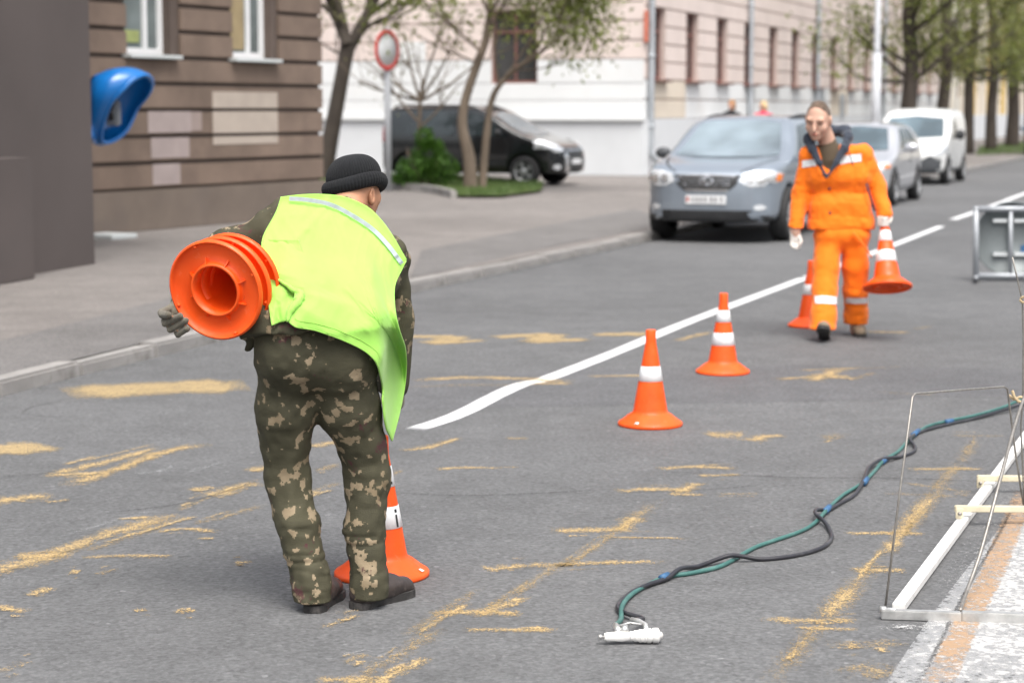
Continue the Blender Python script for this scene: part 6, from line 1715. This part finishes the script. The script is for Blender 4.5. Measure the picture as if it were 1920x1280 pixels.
FK.chain([s2r, e2r, h2r], [.074, .064, .058], .03); FK.chain([s2l, e2l, h2l], [.076, .066, .058], .03)
FK.wrinkle(.0035, (.16, .16, .06), 41, None, True); FK.wrinkle(.005, (.06, .10, .20), 42, None, True); FK.wrinkle(.004, (.03, .03, .03), 43)
FK.cut(K(1580, 436), (-.10, 0, -1)); FK.cut(K(1491, 431, -.05), (-.05, -.1, -1) if False else (0, 0, -1))
# open front
FK.capsule(K(1551, 268, -.13), K(1550, 330, -.17), .088, .012, .05, 'sub')
FK.mesh('jacket', M_orange, w2)
FS = Field(*bounds([K(1530, 260), K(1606, 350)], .22), .0085)
FS.capsule(K(1536, 330), K(1606, 330), .105, .105, .08); FS.capsule(K(1530, 290), K(1606, 288), .060, .060, .06); FS.capsule(K(1553, 268, -.01), K(1556, 300, -.02), .062, .085, .05)
FS.mesh('shirt', M_shirt, w2)
h2 = K(1534, 226, -.09); f2 = Vector((-.36, -.86, -.32)); u2 = Vector((-.02, -.2, 1)); SC2 = 1.10
FB2 = Field(*bounds([h2, K(1545, 640, -.35), K(1480, 470), K(1680, 470), K(1600, 640, .2)], .20), .0085)
hp, HR = head_prims(FB2, h2, f2, u2, SC2)
FB2.capsule(K(1553, 272, .0), K(1542, 240, -.05), .066, .060, .03); FB2.capsule(s2r, s2l, .05, .05, .05)
FB2.capsule(K(1556, 320), K(1590, 320), .085, .085, .06); FB2.capsule(K(1560, 400), K(1598, 400), .085, .085, .08); FB2.capsule(K(1556, 440), K(1602, 440), .09, .09, .06)
FB2.chain([s2r, e2r, h2r, K(1491, 444, -.05)], [.05, .044, .032, .03], .03); FB2.chain([s2l, e2l, h2l, K(1659, 410, -.08)], [.05, .044, .032, .03], .03)
FB2.chain(lr, [.08, .07, .06, .05, .045], .03); FB2.chain(ll, [.08, .07, .06, .05, .045], .03)
fr2 = [([K(1485 + 4.2 * k, 449, -.06 + .004 * k), K(1484 + 4.2 * k, 459, -.07), K(1487 + 4.0 * k, 466 - abs(k - 1.5) * 1.5, -.085)], .0115) for k in range(4)]
th2 = ([K(1499, 444, -.07), K(1502, 452, -.09), K(1500, 458, -.10)], .0125)
fl2 = []
for k in range(4):
    y = 407 + 4.4 * k
    fl2.append(([K(1650, y, -.07), K(1648, y + 1, -.125), K(1656, y + 2, -.150), K(1665, y + 2, -.14)], .0115))
tl2 = ([K(1665, 404, -.06), K(1671, 409, -.10), K(1669, 416, -.135)], .0125)
fingers_into(FB2, [(c, r - .003) for c, r in fr2 + fl2 + [th2, tl2]])
FB2.mesh('body', M_skin2, w2)
for chains, pa, pb_ in ((fr2 + [th2], h2r, K(1491, 449, -.05)), (fl2 + [tl2], h2l, K(1658, 412, -.065))):
    Fh = Field(*bounds([p for c, r in chains for p in c] + [pa, pb_], .06), .005)
    Fh.capsule(pa, pb_, .040, .040, .02, flat=((0, 1, 0), 1.35)); fingers_into(Fh, chains); Fh.wrinkle(.002, (.012, .012, .012), 3)
    Fh.mesh('glove', M_glove_w, w2)
# face details and hair
def ell_obj(name, c, r, R, mat, parent, seg=16):
    v, f = lathe_data([(max(math.sin(t), .001), -math.cos(t)) for t in np.linspace(0, math.pi, 10)], seg)
    Rm = Matrix(R.tolist()); return mesh_obj(name, [Vector(c.tolist()) + Rm @ Vector((a * r[0], b * r[1], d * r[2])) for a, b, d in v], f, mat, parent, True)
for sg in (-1, 1):
    ell_obj('eye', hp(sg * .034, .088, .010), np.array((.010, .006, .0035)) * SC2, HR, M_eye, w2)
    tube_obj('eyebrow', [Vector(hp(sg * .014, .100, .029).tolist()), Vector(hp(sg * .036, .100, .035).tolist()), Vector(hp(sg * .056, .086, .028).tolist())], [.003, .004, .002], M_brow, w2, 6)
tube_obj('lips', [Vector(hp(-.024, .098, -.064).tolist()), Vector(hp(0, .110, -.061).tolist()), Vector(hp(.024, .098, -.064).tolist())], [.004, .008, .004], M_lip, w2, 8)
FHr = Field(*bounds([h2], .20), .006)
FHr.ellipsoid(hp(0, -.012, .022), np.array((.078, .100, .108)) * SC2 + .002, HR, 0)
fN, uN = _norm(np3(f2)), HR[:, 2]
FHr.cut(hp(0, .045, .092), fN * .80 - uN * .46, .01); FHr.cut(hp(0, -.03, -.035), -uN, .01)
FHr.wrinkle(.0035, (.01, .01, .01), 2)
FHr.mesh('hair', M_hair, w2)
# navy hood and collar along the opening
FC = Field(*bounds([K(1505, 240, -.2), K(1605, 335, .2)], .08), .0065)
lapL = [K(1549, 332, -.165), K(1536, 305, -.155), K(1524, 280, -.115), K(1516, 260, -.03)]; lapR = [K(1551, 332, -.165), K(1568, 305, -.150), K(1582, 280, -.110), K(1590, 258, -.02)]
FC.chain(lapL, [.010, .022, .032, .040], .015, flat=((.35, 1, 0), 2.2)); FC.chain(lapR, [.010, .022, .032, .042], .015, flat=((-.35, 1, 0), 2.2))
FC.chain([lapL[-1], K(1526, 250, .07), K(1556, 246, .12), K(1584, 246, .09), lapR[-1]], [.028, .032, .042, .042, .032], .03)
FC.capsule(K(1553, 300, .0), K(1546, 225, -.02), .068, .074, .02, 'sub')
FC.wrinkle(.006, (.04, .04, .03), 8)
FC.mesh('hood_collar', M_navy, w2)
tube_obj('draw_cord', smooth_path([K(1588, 262, -.14), K(1592, 285, -.165), K(1600, 311, -.17)], 4), .004, M_navy, w2, 6)
def strip(F, name, pxs, w, mat, parent, dy=-.6):
    """reflective strip pressed on a garment: px polyline, width in px"""
    pts = smooth_path([Vector((a, b, 0)) for a, b in pxs], 6); S = []
    for i, p in enumerate(pts):
        for k in range(4): S.append(tuple(K(p.x, p.y + w * (k / 3 - .5), 0)))
    S = np.array(S, np.float32); S[:, 1] = Y1 + dy
    C, h = F.trace(S, (0, 1, 0), .006, 1.2, .004)
    fs = [(4 * i + k, 4 * i + k + 1, 4 * i + k + 5, 4 * i + k + 4) for i in range(len(pts) - 1) for k in range(3) if h[[4 * i + k, 4 * i + k + 1, 4 * i + k + 5, 4 * i + k + 4]].all()]
    used = sorted({i for f in fs for i in f}); ix = {i: k for k, i in enumerate(used)}
    return mesh_obj(name, [C[i].tolist() for i in used], [tuple(ix[i] for i in f) for f in fs], mat, parent, True)
M_refl2 = pmat('silver_reflective_band', (0.66, 0.67, 0.68), 0.4, 0.08, 30, 0.2, 200)
strip(FK, 'reflective_band', [(1502, 308), (1512, 306), (1527, 304)], 13, M_refl2, w2)
strip(FK, 'reflective_band', [(1562, 302), (1585, 298), (1611, 295)], 14, M_refl2, w2)
strip(F2, 'reflective_band', [(1519, 556), (1535, 555), (1555, 557), (1571, 561)], 13, M_refl2, w2)
strip(F2, 'reflective_band', [(1582, 563), (1604, 563), (1627, 563)], 11, M_refl2, w2)
for y in (353, 398):
    p = np.array([tuple(K(1552, y))], np.float32); p[:, 1] = Y1 - .6; C, h = FK.trace(p, (0, 1, 0), .004, 1.2)
    lathe_obj('button', [(0, .004), (.009, .003), (.010, 0)], M_navy, w2, 10, Matrix.Translation(Vector(C[0].tolist())) @ Matrix.Rotation(math.pi / 2, 4, 'X'), local=False)
tube_obj('loose_strap', smooth_path([K(1600, 436, -.15), K(1618, 458, -.16), K(1634, 482, -.13)], 4), .016, M_orange, w2, 8, flat=.4)
tube_obj('black_strap', smooth_path([K(1625, 345, -.10), K(1632, 370, -.12), K(1640, 395, -.09)], 4), .008, M_navy, w2, 6)
shoe(w2, K(1546, 632, -.24) * 1.0, (-.22, -1, 0), .29, .11, M_boot, M_sole, pitch=math.radians(24), z0=-K(1546, 632, -.24).z + .0)
shoe(w2, Vector((K(1606, 620, .22).x, Y1 + .22, 0)), (-.05, -1, 0), .29, .11, M_boot, M_sole)
# the cone in his hand
cb, ct = K(1664, 541, -.26), K(1658, 405, -.08)
axc = (ct - cb).normalized(); xa = axc.orthogonal().normalized(); ya = axc.cross(xa)
cc2 = thing('traffic_cone', 'orange cone hanging from the walking worker\'s gloved hand', 'traffic cone', cb, 0, G_C)
cc2.rotation_euler = Matrix((xa, ya, axc)).transposed().to_euler(); sc = (ct - cb).length / CH; cc2.scale = (1.04, 1.04, sc)
bpy.context.view_layer.update()
cone_parts(cc2, TWO)

# ------------------------------------------------------------------ two walkers beyond the SUV
def walker(px, top_y, Y, coat, hair, label, face_d, hgt):
    M_c = fabric(label.split()[0] + '_coat', coat); M_h = fabric(label.split()[0] + '_hair', hair, 0.9, 0.2)
    top = V(px, top_y, Y); z0 = PAVE; x = top.x; Ht = top.z - z0
    r = thing('person', label, 'person', (x, Y, z0))
    def q(a, b, c): return Vector((x + a, Y + b, z0 + c * Ht))
    hcn = q(0, 0, .925)
    Fb = Field((x - .4, Y - .4, z0), (x + .4, Y + .4, z0 + Ht + .06), .018)
    head_prims(Fb, hcn, face_d, (0, 0, 1), 1.0, ears=False); Fb.capsule(q(0, .01, .80), q(0, .01, .88), .06, .055, .03); Fb.capsule(q(-.12, 0, .79), q(.12, 0, .79), .06, .06, .05); Fb.capsule(q(0, 0, .55), q(0, 0, .75), .11, .12, .05)
    for s in (-1, 1): Fb.chain([q(.08 * s, 0, .5), q(.08 * s, -.03 * s, .28), q(.08 * s, .04 * s, .04)], [.09, .065, .05], .03); Fb.chain([q(.17 * s, 0, .79), q(.22 * s, .02, .62), q(.22 * s, -.05, .47)], [.05, .045, .04], .03)
    Fb.mesh('body', M_skin2, r)
    Fc = Field((x - .42, Y - .4, z0 + .2), (x + .42, Y + .4, z0 + Ht), .018)
    Fc.capsule(q(-.14, 0, .785), q(.14, 0, .785), .085, .085, .05); Fc.capsule(q(0, 0, .45), q(0, 0, .74), .19, .17, .08, flat=((0, 1, 0), 1.25)); Fc.capsule(q(0, .02, .82), q(0, .02, .84), .085, .08, .04)
    for s in (-1, 1): Fc.chain([q(.19 * s, 0, .78), q(.24 * s, .02, .62), q(.23 * s, -.05, .48)], [.075, .065, .055], .03)
    Fc.wrinkle(.015, (.1, .1, .08), 3); Fc.mesh('coat', M_c, r)
    Ft = Field((x - .3, Y - .3, z0), (x + .3, Y + .3, z0 + Ht * .52), .018)
    for s in (-1, 1): Ft.chain([q(.08 * s, 0, .5), q(.08 * s, -.03 * s, .28), q(.08 * s, .04 * s, .05)], [.11, .08, .07], .03)
    Ft.mesh('trousers', M_navy, r)
    for s in (-1, 1): shoe(r, (x + .08 * s, Y + .04 * s + .08, z0), (0, -1, 0), .26, .09, M_leather, M_sole)
    Fh = Field(hcn - Vector((.2, .2, .24)), hcn + Vector((.2, .2, .2)), .010); fd = _norm(np3(face_d))
    Fh.ellipsoid(np3(hcn) + np3((0, 0, .02)) - fd * .015, (.098, .112, .118), None, 0); Fh.ellipsoid(np3(hcn) - fd * .04 - np3((0, 0, .05)), (.095, .08, .10), None, .03)
    Fh.cut(np3(hcn) + fd * .055, _norm(fd - np3((0, 0, .35))), .02); Fh.wrinkle(.008, (.02, .02, .04), 7); Fh.mesh('hair', M_h, r)
walker(1372, 187, 52.0, (0.016, 0.017, 0.02), (0.34, 0.17, 0.07), 'dark-coated walker with reddish hair beyond the SUV roof', (-.5, -.8, -.1), 1.7)
walker(1431, 189, 52.5, (0.55, 0.05, 0.10), (0.62, 0.47, 0.26), 'pink-coated walker with blond hair beyond the SUV roof', (-.8, -.5, -.1), 1.65)
